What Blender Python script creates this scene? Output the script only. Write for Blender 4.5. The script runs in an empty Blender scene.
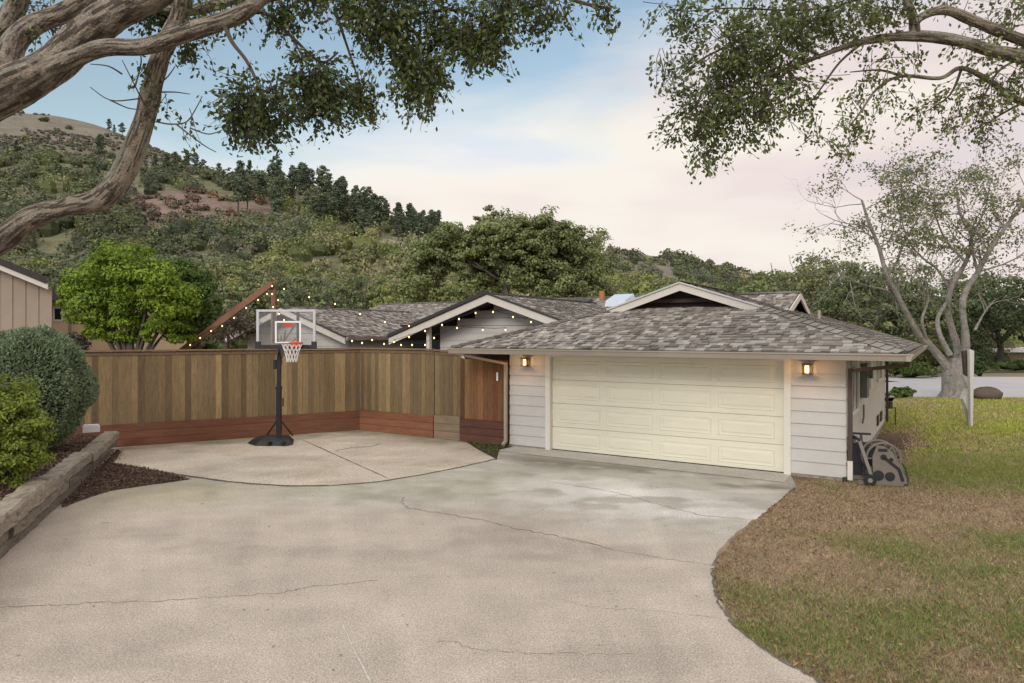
import bpy, math, random
import numpy as np
from mathutils import Vector, Matrix
random.seed(7); R = np.random.default_rng(11)
sc = bpy.context.scene; COL = sc.collection
rad = math.radians
# ------------------------------------------------------------------ camera
cam = bpy.data.cameras.new('camera'); cam.lens = 24.0; cam.sensor_width = 36.0
cam.clip_start = .05; cam.clip_end = 4000; cam.shift_y = -6.5/1024
co = bpy.data.objects.new('camera', cam); COL.objects.link(co)
co.location = (0, 0, 2.6); co.rotation_euler = (rad(90), 0, 0); sc.camera = co
# ------------------------------------------------------------------ sky, sun, exposure
SUN_EL, SUN_AZ = rad(27), rad(203)
w = bpy.data.worlds.new('World'); sc.world = w; w.use_nodes = True
nt = w.node_tree; nt.nodes.clear()
def N(t, kind, **kw):
    n = t.nodes.new(kind)
    for k, v in kw.items(): setattr(n, k, v)
    return n
def MATH(t, op, a, b=None, clamp=False):
    n = N(t, 'ShaderNodeMath', operation=op, use_clamp=clamp)
    for i, x in enumerate((a, b)):
        if x is None: continue
        if isinstance(x, (int, float)): n.inputs[i].default_value = x
        else: t.links.new(x, n.inputs[i])
    return n.outputs[0]
sky = N(nt, 'ShaderNodeTexSky', sky_type='NISHITA', sun_disc=False, sun_elevation=SUN_EL, sun_rotation=SUN_AZ)
sky.air_density = 1.3; sky.dust_density = 1.5; sky.ozone_density = 1.5
tc = N(nt, 'ShaderNodeTexCoord')
sep = N(nt, 'ShaderNodeSeparateXYZ'); nt.links.new(tc.outputs['Generated'], sep.inputs[0])
mp = N(nt, 'ShaderNodeMapping'); mp.inputs['Scale'].default_value = (1.0, 1.0, 3.6); mp.inputs['Rotation'].default_value = (0, rad(-14), 0)
mp.inputs['Location'].default_value = (.35, .2, .1)
nt.links.new(tc.outputs['Generated'], mp.inputs[0])
n1 = N(nt, 'ShaderNodeTexNoise'); n1.inputs['Scale'].default_value = 2.1; n1.inputs['Detail'].default_value = 7; n1.inputs['Roughness'].default_value = .52; n1.inputs['Distortion'].default_value = .35
nt.links.new(mp.outputs[0], n1.inputs['Vector'])
n2 = N(nt, 'ShaderNodeTexNoise'); n2.inputs['Scale'].default_value = 2.4; n2.inputs['Detail'].default_value = 6
mp2 = N(nt, 'ShaderNodeMapping'); mp2.inputs['Rotation'].default_value = (0, rad(-12), 0); mp2.inputs['Scale'].default_value = (1, 1, 4.5); mp2.inputs['Location'].default_value = (2.3, 5.1, 1.7)
nt.links.new(tc.outputs['Generated'], mp2.inputs[0]); nt.links.new(mp2.outputs[0], n2.inputs['Vector'])
# cloud cover: thick toward the horizon and right, broken to blue up high
el = MATH(nt, 'MULTIPLY', sep.outputs['Z'], -5.4)
base = MATH(nt, 'ADD', el, 2.12)
side = MATH(nt, 'MULTIPLY', sep.outputs['X'], 1.5)
base = MATH(nt, 'ADD', base, side)
nn = MATH(nt, 'MULTIPLY', MATH(nt, 'SUBTRACT', n1.outputs[0], .5), 3.0)
cm = MATH(nt, 'ADD', base, nn, clamp=True)
# the cloud deck is added, unseen, overhead and behind the camera to lift light
over = MATH(nt, 'MULTIPLY', MATH(nt, 'SUBTRACT', sep.outputs['Z'], .52), 5.0, clamp=True)
back = MATH(nt, 'MULTIPLY', MATH(nt, 'ADD', sep.outputs['Y'], -.25), -3.0, clamp=True)
fill_deck = MATH(nt, 'MAXIMUM', over, back)
cm = MATH(nt, 'MAXIMUM', cm, fill_deck)
cr = N(nt, 'ShaderNodeValToRGB'); e = cr.color_ramp.elements
STOPS = [(0, (.60, .63, .69)), (.30, (.68, .685, .71)), (.46, (.755, .73, .68)), (.60, (.765, .71, .645)), (.74, (.725, .65, .615)), (.88, (.68, .59, .58)), (1, (.63, .56, .575))]
e[0].position = 0; e[0].color = (*STOPS[0][1], 1); e[1].position = 1; e[1].color = (*STOPS[-1][1], 1)
for p_, c_ in STOPS[1:-1]: e_n = cr.color_ramp.elements.new(p_); e_n.color = (*c_, 1)
drift = MATH(nt, 'ADD', MATH(nt, 'MULTIPLY', sep.outputs['X'], .72), MATH(nt, 'ADD', MATH(nt, 'MULTIPLY', MATH(nt, 'SUBTRACT', n2.outputs[0], .5), 1.3), .50), clamp=True)
nt.links.new(drift, cr.inputs[0])
skys = N(nt, 'ShaderNodeMixRGB', blend_type='MULTIPLY'); skys.inputs[0].default_value = 1; skys.inputs[2].default_value = (.155, .142, .125, 1)
nt.links.new(sky.outputs[0], skys.inputs[1])
mixc = N(nt, 'ShaderNodeMixRGB'); nt.links.new(cm, mixc.inputs[0]); nt.links.new(skys.outputs[0], mixc.inputs[1]); 
gain = N(nt, 'ShaderNodeVectorMath', operation='SCALE'); nt.links.new(cr.outputs[0], gain.inputs[0]); nt.links.new(MATH(nt, 'ADD', MATH(nt, 'MULTIPLY', fill_deck, .32), 1.0), gain.inputs['Scale'])
nt.links.new(gain.outputs[0], mixc.inputs[2])
bg = N(nt, 'ShaderNodeBackground'); bg.inputs[1].default_value = 1.0
nt.links.new(mixc.outputs[0], bg.inputs[0])
wo = N(nt, 'ShaderNodeOutputWorld'); nt.links.new(bg.outputs[0], wo.inputs[0])
sl = bpy.data.lights.new('sun', 'SUN'); sl.energy = 1.3; sl.angle = rad(18); sl.color = (1, .95, .87)
so = bpy.data.objects.new('sun', sl); COL.objects.link(so)
_d = Vector((math.sin(SUN_AZ)*math.cos(SUN_EL), math.cos(SUN_AZ)*math.cos(SUN_EL), math.sin(SUN_EL)))
so.rotation_euler = _d.to_track_quat('Z', 'Y').to_euler()
vs = sc.view_settings; vs.view_transform = 'Standard'; vs.look = 'None'; vs.exposure = 0.32; vs.gamma = 1; vs.use_curve_mapping = False

# ------------------------------------------------------------------ helpers
F = 683.0; HZ = 335.0
def at(px, py, Y): return np.array([(px-512)*Y/F, Y, 2.6-(py-HZ)*Y/F])
def gp(px, py, z=0.0):
    Y = (2.6-z)*F/(py-HZ); return np.array([(px-512)*Y/F, Y, z])
def vnoise(x, y, seed=0):
    x = np.asarray(x, float); y = np.asarray(y, float)
    xi = np.floor(x).astype(np.int64); yi = np.floor(y).astype(np.int64); xf = x-xi; yf = y-yi
    def h(a, b):
        n = (a*374761393 + b*668265263 + seed*1442695041) & 0xffffffff
        n = ((n ^ (n >> 13))*1274126177) & 0xffffffff
        return ((n ^ (n >> 16)) & 0xffff)/65535.0
    u = xf*xf*(3-2*xf); v = yf*yf*(3-2*yf)
    return (h(xi, yi)*(1-u)+h(xi+1, yi)*u)*(1-v)+(h(xi, yi+1)*(1-u)+h(xi+1, yi+1)*u)*v
def fbm(x, y, oct=4, seed=0, gain=.5):
    s = 0; a = 1; t = 0
    for i in range(oct):
        s = s+a*vnoise(np.asarray(x)*2**i, np.asarray(y)*2**i, seed+i*17); t += a; a *= gain
    return s/t
def sstep(a, b, x): 
    t = np.clip((x-a)/(b-a), 0, 1); return t*t*(3-2*t)

def in_poly(x, y, poly):
    ins = np.zeros(len(x), bool); n = len(poly)
    for i in range(n):
        x1, y1 = poly[i]; x2, y2 = poly[(i+1) % n]; c = ((y1 > y) != (y2 > y)) & (x < (x2-x1)*(y-y1)/((y2-y1) if y2 != y1 else 1e-9)+x1); ins ^= c
    return ins
class MB:
    def __init__(s): s.v = []; s.f = []; s.c = []; s.n = 0
    def add(s, v, f, c=None):
        v = np.asarray(v, float).reshape(-1, 3); s.v.append(v)
        m = len(f)
        if isinstance(f, np.ndarray): s.f.append(f+s.n)
        else:
            for q in f: s.f.append(np.array([q])+s.n)
        if c is None: c = (.5, .5, .5)
        c = np.asarray(c, float)
        if c.ndim == 1: c = np.tile(c, (m, 1))
        s.c.append(c); s.n += len(v)
    def quad(s, a, b, c, d, col=None): s.add([a, b, c, d], [(0, 1, 2, 3)], col)
    def box(s, cx, cy, cz, sx, sy, sz, rz=0, col=None):
        c, q = math.cos(rz), math.sin(rz); vv = []
        for z in (-.5, .5):
            for x, y in ((-.5, -.5), (.5, -.5), (.5, .5), (-.5, .5)):
                X = x*sx; Y = y*sy; vv.append((cx+X*c-Y*q, cy+X*q+Y*c, cz+z*sz))
        s.add(vv, np.array(BF), col)
    def b2(s, x0, x1, y0, y1, z0, z1, col=None): s.box((x0+x1)/2, (y0+y1)/2, (z0+z1)/2, abs(x1-x0), abs(y1-y0), abs(z1-z0), 0, col)
    def bar(s, p, q, w, h, col=None, up=(0, 0, 1)):
        p = np.array(p, float); q = np.array(q, float); d = q-p; d /= np.linalg.norm(d)
        u = np.array(up, float); a = np.cross(d, u); a /= max(np.linalg.norm(a), 1e-6); b = np.cross(a, d)
        vv = []
        for e in (p, q):
            for x, y in ((-.5, -.5), (.5, -.5), (.5, .5), (-.5, .5)): vv.append(e+a*x*w+b*y*h)
        s.add(vv, np.array(BF), col)
    def tube(s, pts, rr, seg=8, col=None, jit=0, cap=True, ridge=0):
        pts = [np.array(p, float) for p in pts]; n = len(pts)
        if np.isscalar(rr): rr = [rr]*n
        vv = []; ref = None
        for i, p in enumerate(pts):
            d = pts[min(i+1, n-1)]-pts[max(i-1, 0)]; d = d/max(np.linalg.norm(d), 1e-9)
            if ref is None: ref = np.array([0, 0, 1.]) if abs(d[2]) < .9 else np.array([1., 0, 0])
            a = np.cross(d, ref); a /= max(np.linalg.norm(a), 1e-9); b = np.cross(a, d); ref = b
            for k in range(seg):
                t = 2*math.pi*k/seg; r = rr[i]*(1+(random.uniform(-jit, jit) if jit else 0))
                if ridge: r *= 1+ridge*(float(vnoise(k*.55+i*.03, i*.10, 5))-.5)+ridge*.9*(float(vnoise(k*.2, i*.08, 8))-.5)
                vv.append(p+(a*math.cos(t)+b*math.sin(t))*r)
        ff = []
        for i in range(n-1):
            for k in range(seg):
                k2 = (k+1) % seg; ff.append((i*seg+k, i*seg+k2, (i+1)*seg+k2, (i+1)*seg+k))
        fc = col
        if ridge:
            I = np.repeat(np.arange(n-1), seg); K = np.tile(np.arange(seg), n-1)
            g = fbm(K*.62+I*.03, I*.16, 4, 5, .62)+.30*(vnoise(K*1.0, I*.5, 61)-.5); g = sstep(.34, .66, g)[:, None]
            fc = np.array([.07, .055, .043])*(1-g)+np.array([.265, .225, .18])*g
            li = sstep(.6, .75, fbm(K*.2+7, I*.08, 3, 44))[:, None]; fc = fc*(1-.5*li)+np.array([.30, .30, .25])*.5*li
        s.add(vv, np.array(ff), fc)
        if cap:
            s.add([vv[k] for k in range(seg)], [tuple(range(seg))], col)
            s.add([vv[(n-1)*seg+k] for k in range(seg)], [tuple(reversed(range(seg)))], col)
    def build(s, name, mat, parent=None, local=False, smooth=False, origin=None):
        V = np.concatenate(s.v) if s.v else np.zeros((0, 3))
        fl = []; ls = []; pos = 0; cl = []
        C_ = np.concatenate(s.c)
        sizes = []
        for f in s.f: fl.append(f.reshape(-1)); sizes += [f.shape[1]]*f.shape[0]
        L = np.concatenate(fl).astype(np.int32); sizes = np.array(sizes)
        starts = np.concatenate([[0], np.cumsum(sizes)[:-1]]).astype(np.int32)
        root = parent
        while root is not None and root.parent is not None: root = root.parent
        if root is not None and not local:
            M = np.array(root_matrix(root).inverted()); V = V@M[:3, :3].T+M[:3, 3]
        if origin is not None: V = V-np.array(origin)
        me = bpy.data.meshes.new(name); me.vertices.add(len(V)); me.vertices.foreach_set('co', V.astype(np.float32).ravel())
        me.loops.add(len(L)); me.loops.foreach_set('vertex_index', L)
        me.polygons.add(len(sizes)); me.polygons.foreach_set('loop_start', starts)
        me.update(calc_edges=True)
        a = me.color_attributes.new('Col', 'FLOAT_COLOR', 'CORNER')
        CC = np.repeat(np.c_[C_, np.ones(len(C_))], sizes, axis=0).astype(np.float32)
        a.data.foreach_set('color', CC.ravel())
        me.polygons.foreach_set('use_smooth', np.full(len(sizes), bool(smooth)))
        me.materials.append(mat)
        o = bpy.data.objects.new(name, me); COL.objects.link(o)
        if parent is not None: o.parent = parent
        if origin is not None: o.location = origin
        return o
BF = [(0, 3, 2, 1), (4, 5, 6, 7), (0, 1, 5, 4), (1, 2, 6, 5), (2, 3, 7, 6), (3, 0, 4, 7)]
def root_matrix(o): return Matrix.Translation(o.location) @ o.rotation_euler.to_matrix().to_4x4()
def tag(o, label=None, cat=None, group=None, kind=None):
    if label: o['label'] = label
    if cat: o['category'] = cat
    if group: o['group'] = group
    if kind: o['kind'] = kind
    return o
def empty(name, loc, rz=0, **kw):
    o = bpy.data.objects.new(name, None); o.empty_display_size = .2; COL.objects.link(o)
    o.location = loc; o.rotation_euler = (0, 0, rz); return tag(o, **kw)
def grid_mesh(P, colf, mb=None):
    """P: (m,n,3)"""
    mb = mb or MB(); m, n = P.shape[:2]
    i = np.arange(m-1)[:, None]*n+np.arange(n-1)[None]; i = i.ravel()
    f = np.c_[i, i+1, i+n+1, i+n]
    V = P.reshape(-1, 3); ctr = V[f].mean(1)
    mb.add(V, f, colf(ctr)); return mb

# ------------------------------------------------------------------ materials
MT = {}
def mat(name, col=(.5, .5, .5), rough=.8, attr=False, noise=0, nscale=5, bump=0, bscale=40, metal=0, spec=.3, stretch=(1, 1, 1), trans=0, detail=5, n2=0, n2s=60, emis=None, es=0, n3=0, coord='Object', alpha=1, spots=None):
    m = bpy.data.materials.new(name); m.use_nodes = True; t = m.node_tree; t.nodes.clear()
    out = N(t, 'ShaderNodeOutputMaterial'); p = N(t, 'ShaderNodeBsdfPrincipled')
    p.inputs['Roughness'].default_value = rough; p.inputs['Metallic'].default_value = metal
    p.inputs['Specular IOR Level'].default_value = spec
    if alpha < 1: p.inputs['Alpha'].default_value = alpha
    if attr:
        a = N(t, 'ShaderNodeVertexColor', layer_name='Col'); c = a.outputs[0]
    else:
        a = N(t, 'ShaderNodeRGB'); a.outputs[0].default_value = (*col, 1); c = a.outputs[0]
    tcn = N(t, 'ShaderNodeTexCoord'); mpn = N(t, 'ShaderNodeMapping'); mpn.inputs['Scale'].default_value = stretch
    t.links.new(tcn.outputs[coord], mpn.inputs[0])
    def mul(c, amt, scale, det):
        nz = N(t, 'ShaderNodeTexNoise'); nz.inputs['Scale'].default_value = scale; nz.inputs['Detail'].default_value = det; nz.inputs['Roughness'].default_value = .6
        t.links.new(mpn.outputs[0], nz.inputs['Vector'])
        v = MATH(t, 'MULTIPLY', MATH(t, 'SUBTRACT', nz.outputs[0], .5), amt*4); v = MATH(t, 'ADD', v, 1.0)
        mx = N(t, 'ShaderNodeVectorMath', operation='SCALE'); t.links.new(c, mx.inputs[0]); t.links.new(v, mx.inputs['Scale'])
        return mx.outputs[0]
    if noise: c = mul(c, noise, nscale, detail)
    if n2: c = mul(c, n2, n2s, 3)
    if n3: c = mul(c, n3, 24, 4)
    if spots:   # (scale, threshold, colour)
        sc_, th, cc, am = spots
        nz = N(t, 'ShaderNodeTexNoise'); nz.inputs['Scale'].default_value = sc_; nz.inputs['Detail'].default_value = 6; nz.inputs['Roughness'].default_value = .65
        t.links.new(mpn.outputs[0], nz.inputs['Vector'])
        f = MATH(t, 'MULTIPLY', MATH(t, 'SUBTRACT', nz.outputs[0], th), 9, clamp=True); f = MATH(t, 'MULTIPLY', f, am)
        mx = N(t, 'ShaderNodeMixRGB'); t.links.new(f, mx.inputs[0]); t.links.new(c, mx.inputs[1]); mx.inputs[2].default_value = (*cc, 1); c = mx.outputs[0]
    t.links.new(c, p.inputs['Base Color'])
    if bump:
        nz = N(t, 'ShaderNodeTexNoise'); nz.inputs['Scale'].default_value = bscale; nz.inputs['Detail'].default_value = 5
        t.links.new(mpn.outputs[0], nz.inputs['Vector'])
        b = N(t, 'ShaderNodeBump'); b.inputs['Strength'].default_value = bump; b.inputs['Distance'].default_value = .02
        t.links.new(nz.outputs[0], b.inputs['Height']); t.links.new(b.outputs[0], p.inputs['Normal'])
    if emis: p.inputs['Emission Color'].default_value = (*emis, 1); p.inputs['Emission Strength'].default_value = es
    sh = p.outputs[0]
    if trans:
        tr = N(t, 'ShaderNodeBsdfTranslucent'); t.links.new(c, tr.inputs[0]); mx = N(t, 'ShaderNodeMixShader'); mx.inputs[0].default_value = trans
        t.links.new(sh, mx.inputs[1]); t.links.new(tr.outputs[0], mx.inputs[2]); sh = mx.outputs[0]
    t.links.new(sh, out.inputs[0]); MT[name] = m; return m
M_conc = mat('concrete', attr=True, rough=.85, noise=.12, nscale=1.3, n2=.52, n2s=62, n3=.13, bump=.4, bscale=90, spots=(7, .63, (.16, .13, .11), .35))
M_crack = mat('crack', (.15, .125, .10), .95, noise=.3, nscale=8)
M_crackl = mat('chalk_scratch', (.58, .55, .50), .9, noise=.2, nscale=20)
M_lawn = mat('lawn_soil', attr=True, rough=.95, noise=.22, nscale=9, n2=.25, n2s=45, bump=.6, bscale=60)
M_ground = mat('dry_ground', (.22, .185, .12), .95, noise=.25, nscale=.6, n2=.2, n2s=6)
M_road = mat('pale_road', (.44, .43, .43), .9, noise=.08, nscale=.5)
M_hill = mat('hill_grass', attr=True, rough=.95, noise=.2, nscale=.08, n2=.3, n2s=.5)
M_leaf = mat('leaves', attr=True, rough=.6, trans=.3, spec=.25)
M_leaffg = mat('oak_leaves', attr=True, rough=.45, trans=.28, spec=.35)
M_bark = mat('oak_bark', rough=.95, attr=True, noise=.2, nscale=6, n2=.35, n2s=50, bump=1.0, bscale=40, spots=(17, .60, (.05, .04, .032), .8))
M_barkpale = mat('pale_bark', (.23, .21, .19), .95, noise=.28, nscale=3, n2=.2, n2s=12, bump=.8, bscale=14, spots=(4, .56, (.10, .09, .075), .7))
M_barkdark = mat('dark_bark', (.09, .075, .06), .95, noise=.2, nscale=2)
M_shin = mat('shingles', attr=True, rough=.92, n2=.16, n2s=50, noise=.12, nscale=.9, bump=.3, bscale=120)
M_felt = mat('roof_deck', (.05, .045, .045), .95)
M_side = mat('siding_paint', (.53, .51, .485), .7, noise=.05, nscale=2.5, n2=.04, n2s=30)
M_sidec = mat('side_wall_paint', (.56, .53, .46), .75, noise=.06, nscale=2, n2=.04, n2s=30)
M_trim = mat('white_trim', (.68, .65, .58), .6, noise=.04, nscale=4)
M_fascia = mat('fascia_paint', (.60, .55, .49), .7, noise=.06, nscale=3)
M_gut = mat('gutter_paint', (.35, .30, .245), .5, noise=.06, nscale=3)
M_gutdk = mat('brown_downspout', (.075, .055, .045), .5, noise=.15, nscale=4)
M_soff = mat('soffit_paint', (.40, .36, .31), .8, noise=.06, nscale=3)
M_door = mat('door_paint', (.71, .675, .55), .55, noise=.05, nscale=1.5, bump=.12, bscale=90, stretch=(1, 1, 5))
M_wood = mat('cedar_boards', attr=True, rough=.85, noise=.24, nscale=5, n2=.26, n2s=22, stretch=(5, 5, .6), bump=.4, bscale=30, spots=(3.2, .66, (.06, .04, .025), .6))
M_kick = mat('redwood_boards', attr=True, rough=.8, noise=.26, nscale=4, n2=.15, n2s=18, stretch=(.5, .5, 5), bump=.3, bscale=30)
M_tie = mat('weathered_timber', attr=True, rough=.95, noise=.34, nscale=6, n2=.25, n2s=26, stretch=(1.5, .5, 3), bump=.9, bscale=30, spots=(9, .55, (.07, .055, .035), .8))
M_mulch = mat('mulch', attr=True, rough=.95, noise=.2, nscale=12)
M_black = mat('black_plastic', (.018, .019, .022), .45, noise=.2, nscale=8, spec=.4)
M_blackm = mat('black_steel', (.012, .013, .016), .35, spec=.5)
M_red = mat('orange_red_rim', (.55, .06, .03), .4)
M_white = mat('white_paint', (.78, .78, .78), .5)
M_net = mat('net_cord', attr=True, rough=.8)
M_grey = mat('grey_plastic', (.22, .20, .18), .6, noise=.12, nscale=9)
M_tan = mat('tan_plastic', (.17, .145, .12), .6, noise=.12, nscale=9)
M_hose = mat('green_hose', (.02, .045, .03), .5)
M_glassdk = mat('window_glass', (.015, .018, .018), .15, spec=.25)
M_beam = mat('stained_beam', (.21, .105, .065), .7, noise=.25, nscale=5, stretch=(1, 1, 1))
M_wire = mat('black_wire', (.02, .02, .02), .6)
M_bulb = mat('warm_bulb', (.9, .7, .4), .3, emis=(1, .62, .28), es=1.8)
M_lampg = mat('lit_glass', (.9, .7, .4), .3, emis=(1, .55, .16), es=4)
M_bronze = mat('dark_bronze', (.06, .04, .025), .4, metal=.6)
M_taupe = mat('taupe_siding', (.33, .262, .205), .8, noise=.08, nscale=2)
M_cream = mat('cream_stucco', (.62, .48, .30), .85, noise=.05, nscale=2)
M_dkroof = mat('dark_roof', (.045, .038, .038), .9, noise=.2, nscale=6)
M_rock = mat('boulder', (.11, .085, .065), .95, noise=.3, nscale=2.5, bump=.8, bscale=6)
M_sign = mat('weathered_white_wood', (.52, .50, .47), .85, noise=.12, nscale=6, stretch=(4, 4, .6))
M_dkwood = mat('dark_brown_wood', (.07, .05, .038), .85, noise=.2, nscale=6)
M_sky = mat('skylight_dome', (.55, .62, .68), .2, spec=.6)
M_acry = mat('clear_acrylic', (.75, .78, .8), .08, alpha=.07, spec=.5)
M_alum = mat('aluminium', (.50, .51, .53), .4, metal=.4)
M_terr = mat('terracotta', (.38, .16, .08), .8, noise=.15, nscale=4)
M_meter = mat('meter_grey', (.13, .145, .125), .5, noise=.1, nscale=6)

# ------------------------------------------------------------------ foliage primitives
def unit(n):
    v = R.normal(size=(n, 3)); return v/np.linalg.norm(v, axis=1)[:, None]
def leaves(mb, P, size, col, aspect=1.9, upb=0.4, Nrm=None, jc=.3, dirs=None):
    n = len(P)
    if n == 0: return
    nr = unit(n) if Nrm is None else Nrm+unit(n)*.7
    nr = nr+np.array([0, 0, upb]); nr /= np.linalg.norm(nr, axis=1)[:, None]
    a = np.cross(nr, unit(n)) if dirs is None else dirs+unit(n)*.5
    a -= nr*(a*nr).sum(1)[:, None]; a /= np.maximum(np.linalg.norm(a, axis=1), 1e-6)[:, None]
    b = np.cross(nr, a); sz = np.asarray(size)*R.uniform(.65, 1.3, n); L = (a.T*sz).T*.5; W = (b.T*sz).T*.5/aspect
    V = np.stack([P-L, P-W*1.0+L*.1, P+L, P+W+L*.1], 1).reshape(-1, 3)
    f = np.arange(4*n).reshape(n, 4)
    col = np.asarray(col, float)
    if col.ndim == 1: col = np.tile(col, (n, 1))
    k = R.uniform(1-jc, 1+jc, (n, 1)); hue = R.uniform(-.12, .12, (n, 1))
    C_ = col*k*np.c_[1+hue, np.ones(n), 1-hue]
    mb.add(V, f, np.clip(C_, 0, 1))
ICO = None
def blob(mb, c, r, col, nu=8, nv=5, jit=.15):
    vv = []
    for j in range(nv+1):
        th = math.pi*j/nv
        for i in range(nu):
            ph = 2*math.pi*i/nu; q = 1+random.uniform(-jit, jit)
            vv.append((c[0]+r[0]*q*math.sin(th)*math.cos(ph), c[1]+r[1]*q*math.sin(th)*math.sin(ph), c[2]+r[2]*q*math.cos(th)))
    ff = [(j*nu+i, (j+1)*nu+i, (j+1)*nu+(i+1) % nu, j*nu+(i+1) % nu) for j in range(nv) for i in range(nu)]
    mb.add(vv, np.array(ff), col)
def clumped(mb, c, r, nclump, nleaf, size, col, csize=.32, shell=.75, low=-.35, core=None, aspect=1.6, jc=.3, cj=.18):
    """crown: many leaf clumps through an ellipsoid, denser toward its shell"""
    c = np.array(c); r = np.array(r); D = unit(nclump); D[:, 2] = np.where(D[:, 2] < low, -D[:, 2]*.6, D[:, 2])
    rr = R.uniform(shell**3, 1, nclump)**(1/3.); rr *= R.uniform(.82, 1.1, nclump)
    P = c+D*r*rr[:, None]
    for p, d in zip(P, D):
        n = int(nleaf*random.uniform(.6, 1.4)); q = unit(n); cs = r.min()*csize*random.uniform(.6, 1.4)
        pos = p+q*cs*np.array([1.25, 1.25, .7])*(R.uniform(.15, 1, n)**.5)[:, None]
        k = random.uniform(1-cj, 1+cj)
        leaves(mb, pos, size, np.array(col)*k, aspect=aspect, Nrm=q*.8+d*.3, jc=jc)
    if core is not None: blob(mb, c, r*.62, core, 9, 6, .2)

# ------------------------------------------------------------------ profiles in plan
RE = [(2.9, -9), (2.6, 0), (2.40, 4.4), (2.34, 5.10), (2.12, 5.55), (2.0, 6.12), (2.02, 6.6), (2.08, 6.96), (2.236, 7.56), (2.48, 8.07), (2.96, 8.88), (3.83, 10.15), (4.87, 11.68)]
reX = np.array([p[0] for p in RE]); reY = np.array([p[1] for p in RE])
LW = [(-3.2, -6), (-4.3, 3.0), (-5.76, 7.69), (-6.7, 9.98), (-7.75, 12.6), (-8.95, 15.55)]
lwX = np.array([p[0] for p in LW]); lwY = np.array([p[1] for p in LW])
def wallX(y): return np.interp(y, lwY, lwX)
def dr_right(y): return np.where(y <= 11.68, np.interp(y, reY, reX), np.minimum(4.87+(y-11.68)*.31, .882+(15.44-y)*1.581+.25))
def dr_left(y): return np.where(y < 15.55, wallX(y)-.1, -9.13+(y-15.85)*1.741-.1)
# ------------------------------------------------------------------ driveway
def conc_col(P):
    x, y = P[:, 0], P[:, 1]
    c = np.tile(np.array([.475, .41, .34]), (len(P), 1))
    n = fbm(x*.45, y*.75, 4, 3); n2 = fbm(x*1.3+4, y*2.2, 4, 9); n3 = fbm(x*.9, y*4.5, 4, 30)
    # towards the garage the concrete is greyer
    g = sstep(8.2, 11.5, y+x*.35+(n-.5)*3)
    c = c*(1-g[:, None])+np.array([.42, .395, .34])*g[:, None]
    # pale bleached patches
    p = sstep(.52, .70, n2)*g; c = c*(1-.6*p[:, None])+np.array([.60, .56, .51])*.6*p[:, None]
    # mossy band beside the patio joint
    d = np.abs(y-(11.9+.06*(x+1)**2*.3)); ms = np.exp(-(d/1.1)**2)*sstep(-8.5, -5, x)*sstep(3.5, 0, x)*sstep(.35, .6, n2+.1)
    c = c*(1-.55*ms[:, None])+np.array([.30, .29, .19])*.55*ms[:, None]
    ml = np.exp(-(((x+5.9)/1.7)**2+((y-11.3)/1.0)**2))*sstep(.3, .6, n+.1); c = c*(1-.5*ml[:, None])+np.array([.33, .29, .15])*.5*ml[:, None]
    # dark damp stain in front of the garage door, along its line
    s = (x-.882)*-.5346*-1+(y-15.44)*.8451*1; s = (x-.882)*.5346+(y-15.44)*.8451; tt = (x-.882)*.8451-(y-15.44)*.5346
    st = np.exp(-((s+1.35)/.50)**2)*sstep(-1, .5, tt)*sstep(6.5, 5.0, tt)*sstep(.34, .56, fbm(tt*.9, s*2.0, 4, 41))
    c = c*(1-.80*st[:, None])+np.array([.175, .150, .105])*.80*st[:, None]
    # faint tyre paths and blotches
    bl = np.exp(-(((tt-3.2)/2.3)**2+((s+3.2)/1.1)**2))*sstep(.36, .58, fbm(x*1.6, y*2.6, 5, 57)); c = c*(1-.85*bl[:, None])+np.array([.68, .65, .60])*.85*bl[:, None]
    ang = np.arctan2(x-1.0, y+2); st2 = fbm(ang*38, y*.35, 4, 88); c *= (1+(st2-.5)*.20)[:, None]
    m5 = fbm(x*3.1, y*3.6, 4, 101); c *= (1+(m5-.5)*.16)[:, None]
    sp = (vnoise(x*13, y*13, 7) > .985) & (y < 13); c = np.where(sp[:, None], c*.6, c)
    c *= (1+(n3-.5)*.10)[:, None]*(1+(n-.5)*.26)[:, None]
    dk = sstep(.60, .75, fbm(x*.8+9, y*1.1+3, 5, 77)); c *= (1-.12*dk)[:, None]
    return c
ys = np.concatenate([np.arange(-9, 3, .5), np.arange(3, 18.75, .04)]); us = np.linspace(0, 1, 300)
L_, R_ = dr_left(ys), dr_right(ys); R_ = np.maximum(R_, L_+.02)
X = L_[:, None]+(R_-L_)[:, None]*us[None]; X[:, -1] += (vnoise(ys*5, ys*0, 3)-.5)*.03*(ys < 11.7)
P = np.stack([X, np.repeat(ys[:, None], len(us), 1), np.zeros_like(X)], -1)
P[..., 2] = .004*np.sin(P[..., 0]*.8)*0
mb = grid_mesh(P, conc_col)
e_ = P[:, -1]; S = np.stack([e_, e_-np.array([0, 0, .12])], 1); grid_mesh(S, lambda c: np.tile([.2, .17, .14], (len(c), 1)), mb)
tag(mb.build('driveway', M_conc), kind='structure')
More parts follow.
